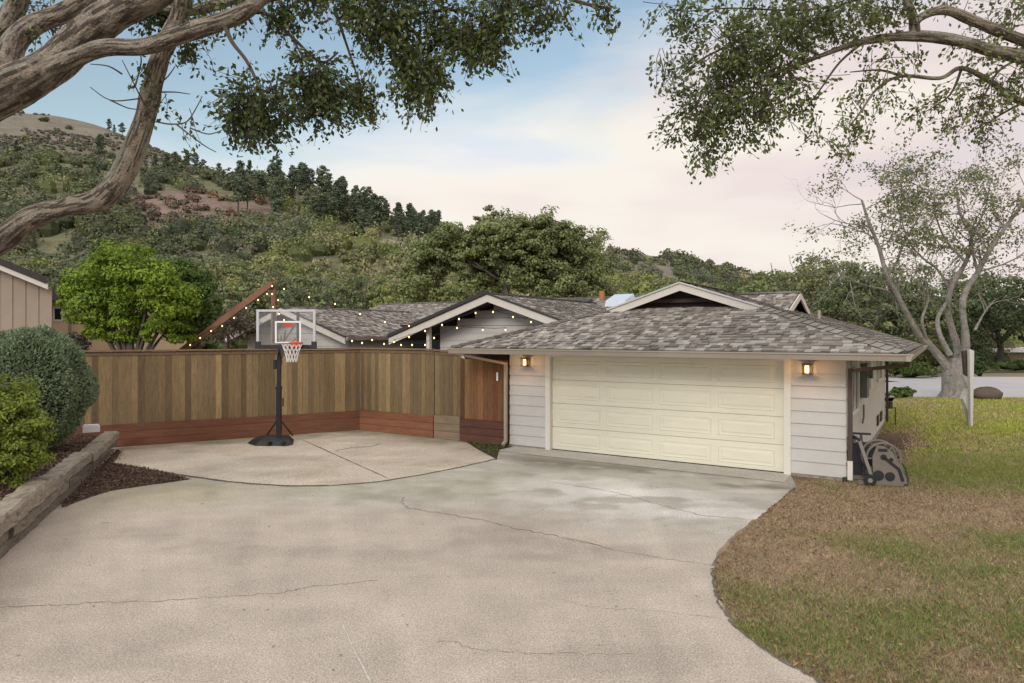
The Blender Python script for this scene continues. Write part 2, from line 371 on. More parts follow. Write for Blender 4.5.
# patio slab (basketball court), 4 mm above
pj = [gp(*q) for q in [(113, 464.5), (130, 466), (150, 470), (175, 474.5), (200, 478), (225, 481.5), (250, 484), (290, 486.3), (330, 486), (375, 482.5), (420, 475.5), (460, 467.5), (497, 459)]]
def polyfill(pts, z, col, name, m):
    mb = MB(); mb.add([(p[0], p[1], z) for p in pts], [tuple(range(len(pts)))], col); return tag(mb.build(name, m), kind='structure')
pjx = np.array([p[0] for p in pj]); pjy = np.array([p[1] for p in pj])
us2 = np.linspace(0, 1, 220); xs = np.interp(us2, np.linspace(0, 1, len(pjx)), pjx)
xs = np.linspace(-9.0, -.28, 200)
def fence_y(x): return np.where(x < -4.16, 15.85+(x+9.13)*.5735, 18.7-(x+4.16)*.6326)
lo = np.interp(xs, pjx, pjy); hi = fence_y(xs)+.05; hi = np.maximum(hi, lo+.01)
vv = np.linspace(0, 1, 60)
P = np.stack([np.repeat(xs[None], 60, 0), lo[None]+(hi-lo)[None]*vv[:, None], np.full((60, 200), .006)], -1)
def pat_col(P):
    x, y = P[:, 0], P[:, 1]; n = fbm(x*.6, y*.9, 4, 5); n2 = fbm(x*1.7, y*2.5, 4, 19)
    c = np.tile(np.array([.50, .44, .35]), (len(P), 1))
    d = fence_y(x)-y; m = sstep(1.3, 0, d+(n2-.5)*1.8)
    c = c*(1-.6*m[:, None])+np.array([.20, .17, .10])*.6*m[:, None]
    b2_ = sstep(.5, .68, fbm(x*1.1, y*1.6, 4, 66))[:, None]; c = c*(1-.28*b2_)+np.array([.36, .27, .18])*.28*b2_; c *= (1+(n-.5)*.3+(n2-.5)*.3)[:, None]; return c
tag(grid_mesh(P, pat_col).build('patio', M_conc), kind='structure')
def ribbon(name, pts, w, m, z=.011, jit=.02, sub=10, wj=.5):
    pts = np.array([p[:2] for p in pts]); out = []
    for a, b in zip(pts[:-1], pts[1:]):
        for k in range(sub): out.append(a+(b-a)*k/sub)
    out.append(pts[-1]); out = np.array(out); n = len(out)
    out[1:-1] += (R.normal(size=(n-2, 2))*jit)
    d = np.gradient(out, axis=0); d /= np.linalg.norm(d, axis=1)[:, None]; nn = np.c_[-d[:, 1], d[:, 0]]
    ww = w*.5*R.uniform(1-wj, 1+wj, n); ww[0] *= .2; ww[-1] *= .2
    A = out+nn*ww[:, None]; B = out-nn*ww[:, None]
    P = np.stack([np.c_[A, np.full(n, z)], np.c_[B, np.full(n, z)]], 1)
    return tag(grid_mesh(P, lambda c: np.tile([.1, .08, .06], (len(c), 1))).build(name, m), kind='structure')
ribbon('patio_joint', pj[:9], .055, M_crack, jit=.006, sub=14, wj=.3)
ribbon('patio_joint', pj[8:], .03, M_crack, jit=.006, sub=14, wj=.4)
ribbon('patio_joint', [gp(302, 440), gp(387.5, 478.6)], .028, M_crack, jit=.004, sub=30)
ribbon('patio_crack', [gp(334, 452), gp(352, 448), gp(370, 447), gp(383, 443)], .025, M_crack, jit=.03)
CR = [([(-80, 612), (0, 608), (60, 605), (100, 603), (160, 601), (212, 597.6), (280, 593), (307, 588), (345, 584), (380, 580)], .014),
      ([(405, 497), (402, 503), (407, 508), (425, 511), (450, 514.5), (486, 521), (522, 530), (560, 537), (600, 545)], .022),
      ([(437, 640), (473, 649), (504, 651.5), (560, 654), (640, 655)], .008),
      ([(540, 480), (569, 485), (619, 493), (664, 506), (705, 516), (752, 520)], .022),
      ([(560, 538), (610, 549), (664, 559), (713, 565)], .014),
      ([(560, 600), (587, 607), (651, 611), (719, 618)], .007)]
for q, w_ in CR: ribbon('driveway_crack', [gp(*p) for p in q], w_*.45, M_crack, z=.004, jit=.018, sub=9)
ribbon('driveway_scratch', [gp(342, 624), gp(355, 652), gp(371, 684)], .012, M_crackl, z=.004, jit=.002)
# garage apron
def H(t, s, z=0): return np.array([.882+.8451*t+.5346*s, 15.44-.5346*t+.8451*s, z])
HR = math.atan2(-.5346, .8451)
mb = MB()
ts = np.linspace(-.95, 5.12, 80)
P = np.stack([np.stack([H(t, s, .005) for t in ts]) for s in np.linspace(-.78, .12, 12)])
def ap_col(P): return np.array([.50, .47, .42])*(1+(fbm(P[:, 0]*1.5, P[:, 1]*1.5, 4, 8)-.5)*.35)[:, None]
tag(grid_mesh(P, ap_col, mb).build('garage_apron', M_conc), kind='structure')
ribbon('apron_joint', [H(-.95, -.8), H(5.15, -.8)], .010, M_crack, z=.009, jit=.003, sub=40)

# ------------------------------------------------------------------ lawn
def green_mask(x, y):
    n = fbm(x*.5, y*.5, 4, 12); n2 = fbm(x*2.2, y*2.2, 3, 14)
    g = .40+.55*(n-.5)*2
    g += .6*np.exp(-(((x-8.8)/2.6)**2+((y-12.9)/2.1)**2))            # green right of the hose reel
    g += .45*sstep(13, 18, y+(n-.5)*3)
    g += .40*np.exp(-(((x-4.9)/2.0)**2+((y-5.4)/1.7)**2))
    g += .35*np.exp(-(((x-6.3)/1.5)**2+((y-8.3)/1.2)**2))
    g -= .75*np.exp(-(((x-5.6)/2.9)**2+((y-10.4)/1.25)**2))          # dry band by the drive
    g -= .5*np.exp(-(((x-2.9)/.8)**2+((y-8.0)/1.9)**2))
    g -= .30*np.exp(-(((x-8.0)/3.0)**2+((y-9.9)/.9)**2))
    d = (x-5.977)*.8451-(y-12.22)*.5346
    g -= 1.4*sstep(1.3, .5, d+(n-.5)*1.3)*sstep(12.2, 13.0, y)*sstep(20, 16.5, y)          # bare soil strip along the side wall
    g -= .5*np.exp(-(((x-12.5)/1.6)**2+((y-17)/1.0)**2))+.5*np.exp(-(((x-14)/4)**2+((y-26)/1.2)**2))
    return np.clip(g+(n2-.5)*.9+(fbm(x*1.1, y*1.1, 3, 51)-.5)*.8, 0, 1)
def lawn_col(P):
    x, y = P[:, 0], P[:, 1]; g = green_mask(x, y)[:, None]; n = fbm(x*3, y*3, 3, 33)[:, None]
    brown = np.array([.13, .09, .06])*(1-n)+np.array([.38, .285, .19])*n
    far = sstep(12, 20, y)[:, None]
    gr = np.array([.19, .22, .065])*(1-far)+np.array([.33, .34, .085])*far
    d = (x-5.977)*.8451-(y-12.22)*.5346
    soil = (sstep(1.35, .55, d+(n[:, 0]-.5)*.9)*sstep(12.4, 13.2, y)*sstep(20, 16, y))[:, None]
    c = brown*(1-g)+gr*g; c = c*(1-soil)+np.array([.10, .065, .045])*soil
    light = np.exp(-(((x-5.45)/.55)**2+((y-11.6)/.22)**2))[:, None]
    return c*(1-light*.7)+np.array([.42, .33, .22])*light*.7
def lawn_left(y): return np.where(y <= 11.68, np.interp(y, reY, reX), np.where(y < 12.72, 4.87+(y-11.68)*.31, 5.93+(y-12.22)*.6326-.15))
ys = np.concatenate([np.arange(-9, 4, .5), np.arange(4, 14, .09), np.arange(14, 28.7, .2)]); us = np.linspace(0, 1, 150)**1.6
L_ = lawn_left(ys)-.045-.05*vnoise(ys*7, ys*0, 4); X = L_[:, None]+(44-L_)[:, None]*us[None]
Yg = np.repeat(ys[:, None], len(us), 1)
def lawn_z(x, y): return -.008+.05*(fbm(x*.35, y*.35, 3, 6)-.5)+.10*sstep(0, 4, x-lawn_left(y))*sstep(12, 9, y)
P = np.stack([X, Yg, lawn_z(X, Yg)], -1)
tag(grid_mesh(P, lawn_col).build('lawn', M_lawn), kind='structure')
# grass blades: density follows how close the lawn is
mb = MB()
def blades(n, y0, y1, h, wd, xmax):
    y = R.uniform(y0, y1, n); l = lawn_left(y); x = l-.04+(R.uniform(0, 1, n)**1.15)*(np.minimum(xmax, .80*y+1.5)-l)
    ok = (x > l+.05*(fbm(y*6, y*0, 3, 3)-.6)) & ((y < 11.6) | (x > l+.1)); x, y = x[ok], y[ok]
    g = green_mask(x, y); d = (x-5.977)*.8451-(y-12.22)*.5346
    keep = (R.uniform(0, 1, len(x)) < .62+.38*g) & ~((d < .45+R.uniform(0, .8, len(x))) & (y > 12.2) & (y < 18)); x, y, g = x[keep], y[keep], g[keep]
    m = len(x); z = lawn_z(x, y); hh = h*R.uniform(.4, 1.2, m)*(.55+.6*g); a = R.uniform(0, 6.28, m)
    dx, dy = np.cos(a)*wd/2, np.sin(a)*wd/2; lean = R.normal(size=(m, 2))*(hh*.75)[:, None]
    V = np.stack([np.c_[x-dx, y-dy, z-.005], np.c_[x+dx, y+dy, z-.005], np.c_[x+lean[:, 0], y+lean[:, 1], z+hh]], 1).reshape(-1, 3)
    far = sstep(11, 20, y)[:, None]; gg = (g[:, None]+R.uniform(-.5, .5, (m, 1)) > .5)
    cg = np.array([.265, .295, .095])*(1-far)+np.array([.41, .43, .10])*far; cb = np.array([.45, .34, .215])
    c = np.where(gg, cg, cb)*R.uniform(.4, 1.5, (m, 1))
    mb.add(V, np.arange(3*m).reshape(m, 3), c)
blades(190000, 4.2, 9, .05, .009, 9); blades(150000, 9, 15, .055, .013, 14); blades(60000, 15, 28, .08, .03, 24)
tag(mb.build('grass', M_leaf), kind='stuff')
mb = MB()
n = 7500; y = R.uniform(4.2, 14, n); l = lawn_left(y); x = l+R.uniform(0, 1, n)**1.3*(.8*y+1-l); z = lawn_z(x, y)+.03
pal = np.array([[.30, .17, .07], [.20, .115, .06], [.38, .27, .13], [.14, .08, .05]])
leaves(mb, np.c_[x, y, z], .042, pal[R.integers(0, 4, n)], upb=2.0)
n = 240; q = R.uniform(0, 1, (n, 2)); x = -6+q[:, 0]*8; y = 5.5+q[:, 1]*8.5
leaves(mb, np.c_[x, y, np.full(n, .014)], .024, pal[R.integers(0, 2, n)], upb=4)
tag(mb.build('fallen_leaves', M_leaf), kind='stuff')

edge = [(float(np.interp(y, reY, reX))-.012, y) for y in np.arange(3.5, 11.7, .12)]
ribbon('soil_shadow_edge', edge, .030, M_crack, z=.0045, jit=.008, sub=2, wj=.8)  # dark ribbon: soil lip with the thin shadow line painted in
# ------------------------------------------------------------------ ground, road, hills
mb = MB(); mb.b2(-900, 900, -500, 60, -.6, -.16); tag(mb.build('ground', M_ground), kind='structure')
mb = MB(); pts = [(9, 29.2), (17.5, 29.0), (18.6, 28.9), (23, 28.2), (27, 27.0), (45, 24), (90, 20), (90, 36), (46, 41.5), (30, 43.5), (24, 43.5), (21.5, 41), (22, 38.6), (9, 38.4)]
mb.add([(a, b, -.05) for a, b in pts], [tuple(range(len(pts)))]); tag(mb.build('road', M_road), kind='structure')
mb = MB(); pts = [(8.0, 28.5), (17.5, 28.4), (23, 27.6), (27, 26.4), (45, 23.4), (45, 24.1), (27, 27.1), (23, 28.3), (18.6, 29.0), (17.5, 29.1), (8, 29.3)]
mb.add([(a, b, -.03) for a, b in pts], [tuple(range(len(pts)))]); tag(mb.build('road_verge', M_ground), kind='structure')
PX = [-900, -300, 0, 60, 100, 150, 200, 250, 300, 350, 400, 440, 500, 560, 620, 680, 720, 770, 850, 1024, 1400, 2200]
rows = {
 50: [372]*22,
 64: [348, 348, 348, 348, 348, 348, 349, 350, 352, 354, 356, 358, 360, 362, 364, 364, 364, 364, 364, 364, 364, 364],
 90: [300, 305, 310, 310, 310, 310, 312, 314, 316, 318, 320, 322, 325, 328, 330, 333, 335, 338, 341, 345, 345, 345],
 120: [250, 265, 275, 275, 274, 273, 274, 276, 279, 283, 288, 292, 298, 303, 308, 315, 318, 322, 328, 336, 338, 340],
 170: [150, 190, 215, 214, 214, 218, 224, 230, 236, 243, 250, 258, 270, 280, 290, 300, 306, 312, 320, 329, 333, 338],
 240: [60, 125, 158, 162, 166, 173, 178, 184, 194, 207, 221, 233, 256, 272, 285, 296, 302, 308, 315, 324, 330, 335],
 300: [30, 100, 138, 146, 155, 167, 180, 190, 206, 222, 238, 250, 266, 272, 274, 280, 288, 298, 310, 321, 328, 335],
 420: [-60, 40, 106, 117, 127, 146, 168, 188, 208, 226, 242, 252, 262, 259, 254, 259, 269, 280, 298, 313, 325, 335],
 620: [60, 140, 190, 200, 210, 220, 230, 240, 250, 260, 270, 275, 280, 278, 276, 280, 290, 300, 310, 320, 330, 335]}
RY = np.array(sorted(rows)); RT = np.array([rows[k] for k in sorted(rows)], float)
def hill_py(px, Y):
    px = np.clip(np.asarray(px, float), -900, 2200); Y = np.asarray(Y, float); v = np.stack([np.interp(px, PX, r) for r in RT]); 
    j = np.clip(np.searchsorted(RY, Y)-1, 0, len(RY)-2); f = np.clip((Y-RY[j])/(RY[j+1]-RY[j]), 0, 1); f = f*f*(3-2*f)*.5+f*.5
    i = np.arange(len(v[0])) if v.ndim > 1 else 0
    return v[j, i]*(1-f)+v[j+1, i]*f
def hill_z(x, y):
    x = np.atleast_1d(x).astype(float); y = np.atleast_1d(y).astype(float)
    py = hill_py(512+F*x/y, y); z = 2.6-(py-HZ)*y/F
    return z+(fbm(x*.03, y*.03, 4, 21)-.5)*np.clip((y-60)*.05, 0, 8)
Yr = np.concatenate([np.linspace(50, 120, 22), np.linspace(125, 320, 50), np.linspace(328, 620, 36)]); pxs = np.linspace(-900, 2200, 260)
Pg = np.zeros((len(Yr), len(pxs), 3))
for i, yy in enumerate(Yr):
    x = (pxs-512)*yy/F; Pg[i, :, 0] = x; Pg[i, :, 1] = yy; Pg[i, :, 2] = hill_z(x, np.full_like(x, yy))
def hillside_col(P):
    x, y = P[:, 0], P[:, 1]; px = 512+F*x/y; n = fbm(x*.05, y*.05, 4, 2)[:, None]
    dry = np.array([.20, .172, .138])*(1-n)+np.array([.15, .14, .10])*n
    gr = np.array([.13, .14, .06])
    f = sstep(330, 250, y+(n[:, 0]-.5)*120)[:, None]*.7
    c = dry*(1-f)+gr*f; py = hill_py(px, y)
    b = sstep(1.25, .75, np.sqrt(((px-200)/80)**2+((py-212)/17)**2)+(n[:, 0]-.5)*.8)[:, None]; c = c*(1-b)+np.array([.20, .145, .115])*b
    b = sstep(1.3, .8, np.sqrt(((px-405)/42)**2+((py-246)/7)**2))[:, None]; c = c*(1-b)+np.array([.30, .27, .19])*b
    return c
tag(grid_mesh(Pg, hillside_col).build('hill_terrain', M_hill, smooth=True), kind='structure')
def inblob(px, py, cx, cy, rx, ry): return ((px-cx)/rx)**2+((py-cy)/ry)**2 < 1
# chaparral: dense scrub covering the slopes
mb = MB(); cnt = 0
GP = 1.15*np.array([[.125, .15, .07], [.16, .175, .095], [.095, .12, .065], [.17, .195, .075], [.19, .19, .13], [.14, .15, .09]])
BROWN = np.array([.22, .155, .12])
def bush(mb, x, y, z, r, hgt, col, nl, ls):
    q = unit(nl); q[:, 2] = np.abs(q[:, 2])*1.0-.15
    lob = np.array([[random.uniform(-.45, .45)*r, random.uniform(-.45, .45)*r, random.uniform(-.2, .25)*hgt] for _ in range(4)])
    k = R.integers(0, 4, nl); P = np.array([x, y, z+hgt*.35])+lob[k]+q*np.array([r*.7, r*.7, hgt*.62])*R.uniform(.85, 1.1, (nl, 1))
    kk = R.uniform(.8, 1.2, 4)[k][:, None]
    leaves(mb, P, ls, col*kk, aspect=1.25, Nrm=q*1.3, jc=.25, upb=.2)
    blob(mb, (x, y, z+hgt*.2), np.array([r*.62, r*.62, hgt*.52]), col*.7, 7, 4, .18)
for i in range(6200):
    px = random.uniform(-140, 1010); Y = 62*math.exp(random.uniform(0, 1)*math.log(430/62))
    x = (px-512)*Y/F; py = float(hill_py(np.array([px]), np.array([Y]))[0])
    nz = float(fbm(x*.03, Y*.03, 3, 90))
    col = GP[random.randrange(6)].copy(); dens = 1
    if Y > 255 and px < 290:
        if random.random() > (.10 if py < 150 else .16): continue
        dens = .6
    if inblob(px, py, 200, 212, 75, 17):
        col = (BROWN if random.random() < .75 else GP[4])*random.uniform(.75, 1.15); dens = .5
    if inblob(px, py, 405, 246, 42, 7): continue
    if nz > .60 and px < 450 and random.random() < .6: continue
    if nz < .42: col = col*.75
    if nz > .56: col = col*np.array([1.35, 1.3, 1.0])
    hi_ = Y > 300 and px > 500
    r = (random.uniform(1.3, 3.0) if Y < 140 else random.uniform(2.0, 4.0))*dens*(1.2 if hi_ else 1); h = r*random.uniform(.9, 1.35)
    z = float(hill_z(x, Y)[0])
    ls = .0042*Y if Y < 150 else .0036*Y
    bush(mb, x, Y, z, r, h, col, int(75 if Y > 160 else 170), ls*1.05)
for i in range(2600):
    px = random.uniform(-120, 290); Y = random.uniform(250, 420); x = (px-512)*Y/F; py = float(hill_py(np.array([px]), np.array([Y]))[0])
    if float(fbm(x*.02, Y*.02, 3, 71)) < .40: continue
    r = random.uniform(.5, 1.5); col = (np.array([.19, .175, .14]), np.array([.15, .15, .10]), np.array([.11, .12, .075]))[random.choice((0, 0, 0, 1, 1, 2))]
    bush(mb, x, Y, float(hill_z(x, Y)[0]), r, r*.7, col*random.uniform(.8, 1.2), 16, 1.0)
tag(mb.build('chaparral', M_leaf), label='dense grey green scrub covering the hillsides behind the house', cat='scrub', kind='stuff')

# pines standing up on the ridge
def pine_proto(k):
    random.seed(50+k); r = empty('pine_tree', (0, 0, 0)); hgt = 10
    t = MB(); t.tube([(0, 0, -1), (.1, 0, 4), (.05*k, .1, 9)], [.28, .2, .06], 6); tr = t.build('trunk', M_barkdark, r, local=True)
    c = MB(); col = np.array([.105, .13, .08])*(1+.12*k)  # green lightened so that thin haze is put into the colour
    nL = 16
    for j in range(nL):
        f = j/(nL-1); z = (3.6 if k in (1, 3) else 2.0)+f*(6.2 if k in (1, 3) else 7.6); rr = ((1-f)*(f+.25))**.5*(3.6 if k in (1, 3) else 2.7)*random.uniform(.5, 1.25)+.3
        for m in range(3):
            a = random.uniform(0, 6.28); d = rr*random.uniform(.3, .9); p = np.array([math.cos(a)*d, math.sin(a)*d, z])
            n = 26; q = unit(n); leaves(c, p+q*np.array([.9, .9, .45])*R.uniform(.3, 1, (n, 1)), .55, col*random.uniform(.7, 1.3), Nrm=q, aspect=1.3)
    cr = c.build('crown', M_leaf, r, local=True); return r, tr, cr
def copyt(o, loc, sc_, rz, label, cat, group=None, first=False):
    root = o[0]
    if not first:
        root = o[0].copy(); COL.objects.link(root)
        for ch in o[1:]:
            c = ch.copy(); COL.objects.link(c); c.parent = root
    root.location = loc; root.scale = sc_ if hasattr(sc_, '__len__') else (sc_,)*3; root.rotation_euler = (0, 0, rz)
    return tag(root, label, cat, group)
pines = [pine_proto(k) for k in range(5)]; used = set()
def pine(px, Y, s, label, dz=0):
    k = random.randrange(5); x = (px-512)*Y/F; z = float(hill_z(x, Y)[0])+dz
    copyt(pines[k], (x, Y, z), (s*random.uniform(.9, 1.25), s*random.uniform(.9, 1.25), s), random.uniform(0, 6), label, 'pine', 'pines along the ridge', first=(k not in used)); used.add(k)
random.seed(5)
for i in range(92):
    px = 236+204*random.random()**.9; Y = random.uniform(186, 244); pine(px, Y, random.uniform(.62, 1.12)*(1.0 if px < 380 else .8), 'dark pine crowded in the grove running down the wooded ridge')
for px, s in ((155, .55), (166, .6), (175, .7), (186, .85), (195, .8), (203, .6)): pine(px, 262, s, 'dark pine in the small cluster on the skyline beside the leaning oak limb')
for px, s, l_ in ((109, .75, 'leftmost of three tiny pines on the bare skyline'), (122, .85, 'rightmost and tallest of three tiny pines on the bare skyline'), (114, .5, 'smallest middle one of three tiny pines on the bare skyline')): pine(px, 415, s, l_)
for px, Y, s, l_ in ((100, 268, .95, 'largest lone dark tree standing on the open slope left of the leaning oak limb'), (219, 255, .6, 'small dark pine just left of the ridge grove, below the hanging oak foliage'), (30, 262, .45, 'right one of two small dark trees below the bare hill crest at far left'), (16, 262, .5, 'left one of two small dark trees below the bare hill crest at far left')): pine(px, Y, s, l_)

# ------------------------------------------------------------------ broadleaf trees
def branchy(mb, start, d, length, r, depth, tips, spread=.6, up=.15, segs=4, jit=.22):
    p = np.array(start, float); d = np.array(d, float); d /= np.linalg.norm(d); pts = [p]; rr = [r]
    for i in range(segs):
        d = d+R.normal(size=3)*jit; d[2] += up; d /= np.linalg.norm(d); p = p+d*length/segs; pts.append(p); rr.append(r*(1-.55*(i+1)/segs))
        if depth > 0 and i >= 1:
            e = d+R.normal(size=3)*spread; branchy(mb, p, e, length*random.uniform(.5, .75), rr[-1]*.75, depth-1, tips, spread, up, segs, jit)
    mb.tube(pts, rr, 6 if r > .05 else 4, cap=False)
    tips.append((pts[-1], d)); 
    if depth <= 1: tips += [(q, d) for q in pts[-3:]]
def mass_tree(px, Y, wpx, top, col, label, cat='tree', group=None, name='oak_tree', n=46, nl=90, base=None, depth=.8, ls=None, bark=M_barkdark, squash=1, tr=.3):
    base = base if base is not None else 0; x = (px-512)*Y/F; ztop = 2.6-(top-HZ)*Y/F; wr = wpx*Y/F/2
    z0 = base; hgt = ztop-z0; r = empty(name, (x, Y, z0), label=label, cat=cat, group=group)
    t = MB(); tips = []; t.tube([(x, Y, z0-.3), (x+.1, Y, z0+hgt*.18), (x-.1, Y+.1, z0+hgt*.34)], [tr, tr*.8, tr*.65], 7)
    for k in range(6):
        a = k*1.05+random.random(); branchy(t, (x-.05, Y, z0+hgt*random.uniform(.2, .34)), (math.cos(a), math.sin(a), .75), hgt*.5, tr*.45, 1, tips)
    t.build('trunk', bark, r)
    col = np.array(col)*2.0; c = MB(); cz = z0+hgt*.60; ls = ls or .0048*Y
    for k in range(7):
        a = k*.9; f = .55 if k else 0
        cc = np.array([x+math.cos(a)*wr*f, Y+math.sin(a)*wr*f*depth, cz+random.uniform(-.12, .14)*hgt*(1 if k else 0)-(.08*hgt if k else -.03*hgt)])
        kk = 1 if k else 1.05
        clumped(c, cc, np.array([wr*.5, wr*.5*depth, hgt*.34*kk]), n//4, nl, ls, np.array(col)*random.uniform(.85, 1.15), csize=.36, shell=.45, low=-.7)
    c.build('crown', M_leaf, r); return r
random.seed(9)
OL = (.115, .14, .052)
# big oak behind the house, crown built of leafy masses
def big_oak():
    Y = 46; x = (508-512)*Y/F; r = empty('oak_tree', (x, Y, 0), label='broad rounded olive green oak rising behind the middle of the house roof', cat='tree')
    t = MB(); tips = []; t.tube([at(507, 372, Y), at(506, 315, Y), at(503, 282, Y), at(505, 255, Y), at(507, 232, Y), at(510, 215, Y)], [.5, .42, .34, .27, .2, .1], 8)
    for a, b in (((503, 282), (475, 250)), ((475, 250), (450, 236)), ((505, 262), (530, 240)), ((530, 240), (560, 222)), ((503, 282), (545, 285)), ((545, 285), (585, 278)), ((505, 265), (482, 262)), ((482, 262), (465, 240))):
        t.bar(at(*a, Y-.2), at(*b, Y-.4), .14, .14)
    for k in range(8):
        a = k*.63; branchy(t, at(505, 296-k*2, Y), (math.cos(a), math.sin(a)*.8, -.1), 2.6, .12, 1, tips, up=0)
    t.build('trunk', mat('tan_bark', (.26, .21, .16), .9, noise=.2, nscale=3), r)
    c = MB()
    for i in range(96):
        a = random.uniform(0, math.pi); f = random.uniform(.04, 1)**.45*.84
        px = 510+122*f*math.cos(a); py = 302-(100*f*math.sin(a)**.8)+random.uniform(-3, 5)
        k = random.uniform(.88, 1.12); rr_ = random.uniform(15, 22); q = Y/F; cc = at(px, py, Y+random.uniform(-4.5, 3)*(1-f*.5))
        clumped(c, cc, (rr_*q, rr_*q*1.1, rr_*.85*q), 13, 85, .21, np.array([.215, .245, .10])*k, csize=.42, shell=.35, low=-.8, jc=.35, cj=.16)
    c.build('crown', M_leaf, r)
big_oak()
SET = [(350, 60, 90, 262, (.10, .12, .055)), (385, 58, 60, 272, (.14, .16, .05)), (430, 57, 60, 278, (.13, .15, .05)), (300, 66, 80, 265, (.10, .115, .06)), (245, 64, 70, 262, (.11, .125, .06)), (640, 66, 60, 284, (.10, .125, .05)), (225, 58, 60, 285, (.12, .14, .06))]
lb = ['grey green oak low behind the left roof ridge', 'yellow green small tree just left of the big oak', 'pale green tree tucked under the left edge of the big oak', 'shrubby grey oak above the timber frame post', 'grey oak beyond the timber beam', 'dark small oak right of the big oak behind the skylight', 'low oak at the foot of the sloping timber beam']
for q, l in zip(SET, lb): mass_tree(q[0], q[1], q[2], q[3], q[4], l, base=float(hill_z((q[0]-512)*q[1]/F, q[1])[0]), n=40, nl=60)
SET = [(800, 62, 120, 254, (.115, .125, .06), 'wide dull green oak behind the right end of the roof'), (740, 70, 110, 264, (.105, .125, .05), 'oak in the row behind the roof, just right of the small roof gable peak'),
       (850, 55, 110, 258, (.085, .10, .045), 'dark oak rising past the right hip of the roof'), (905, 60, 100, 262, (.07, .085, .04), 'dark oak directly behind the bare limbed tree trunk'),
       (1000, 58, 110, 270, (.05, .065, .03), 'dark tree across the street at the right edge'), (955, 66, 90, 262, (.085, .10, .045), 'oak across the street between the bare tree limbs'),
       (1060, 50, 110, 262, (.055, .07, .03), 'tree at the far right, mostly outside the view'), (680, 80, 90, 278, (.10, .125, .05), 'small oak on the skyline behind the garage roof peak'),
       (830, 72, 90, 252, (.12, .125, .07), 'thin topped tree above the oaks left of the bare limbed tree')]
for a, b, c_, d, e_, l in SET: mass_tree(a, b, c_, d, e_, l, n=56, nl=80, base=0, ls=.0048*b)

# pale barked tree on the lawn
def lawn_tree():
    Y = 28.6; b = at(956, 398, Y); r = empty('oak_tree', b, label='tall pale barked tree with bare twisting limbs and sparse leaves on the lawn edge', cat='tree')
    t = MB(); tips = []
    def limb(pts, r0, r1, dys=None):
        n = len(pts); dy = 0; o = []
        for i, p in enumerate(pts): dy += random.uniform(-.35, .35); o.append(at(p[0], p[1], Y+(dys or 0)*i/n+dy))
        # smooth
        oo = []
        for i in range(n-1):
            for k in range(4): 
                f = k/4; p0 = o[max(i-1, 0)]; p1 = o[i]; p2 = o[i+1]; p3 = o[min(i+2, n-1)]
                oo.append(.5*((2*p1)+(-p0+p2)*f+(2*p0-5*p1+4*p2-p3)*f*f+(-p0+3*p1-3*p2+p3)*f**3))
        oo.append(o[-1]); m = len(oo); rr = [(r0*.56+(r1*.62-r0*.56)*(i/(m-1))**.62)*random.uniform(.93, 1.07) for i in range(m)]
        t.tube(oo, rr, 9, jit=.06)
        for i in range(m):
            f = i/m
            if f > .42 and random.random() < .75:
                d = oo[min(i+1, m-1)]-oo[i-1]+R.normal(size=3)*.6; branchy(t, oo[i], d+np.array([0, 0, .3]), random.uniform(1.0, 2.3), max(rr[i]*.42, .02), 2, tips, spread=.75, up=.06, jit=.3)
    t.tube([at(956, 401, Y), at(955, 390, Y), at(955, 375, Y), at(956, 358, Y)], [.74, .50, .46, .34], 14, jit=.1)
    limb([(955, 375), (944, 362), (930, 345), (916, 330), (899, 298), (887, 275), (879, 247), (869, 222), (862, 200)], .42, .07, -1)
    limb([(956, 372), (958, 350), (948, 312), (952, 286), (966, 262), (972, 237), (960, 213), (957, 188)], .36, .06, 1)
    limb([(958, 372), (966, 346), (963, 300), (978, 272), (993, 245), (1010, 222), (1026, 200)], .38, .07, 0)
    limb([(950, 355), (940, 335), (938, 318), (948, 300), (950, 290), (938, 270), (923, 258), (908, 240), (900, 212)], .22, .04, 2)
    limb([(930, 347), (922, 322), (928, 300), (925, 280)], .16, .05, -1.5)
    limb([(899, 298), (886, 290), (868, 286), (850, 280)], .14, .03, -1.5)
    limb([(887, 275), (897, 262), (905, 240), (920, 215), (925, 190)], .12, .03, 1)
    limb([(966, 262), (946, 240), (936, 215), (935, 192)], .12, .03, -1)
    limb([(978, 272), (972, 240), (985, 210), (990, 185)], .12, .03, 1.5)
    limb([(975, 330), (985, 312), (995, 300)], .1, .03, 1.5)
    t.build('trunk', M_barkpale, r)
    c = MB(); col = np.array([.19, .21, .10])
    P = np.array([p for p, d in tips]); P = P[(fbm(P[:, 0]*.9, P[:, 2]*.9, 2, 15) > .44) & (R.uniform(0, 1, len(P)) < .55)]; k = R.integers(0, len(P), int(len(P)*8))
    pos = P[k]+R.normal(size=(len(k), 3))*np.array([.20, .20, .11])
    leaves(c, pos, .125, col, aspect=1.7, jc=.4); c.build('crown', M_leaf, r)
    print('lawn tree tips', len(P), len(k))
lawn_tree()

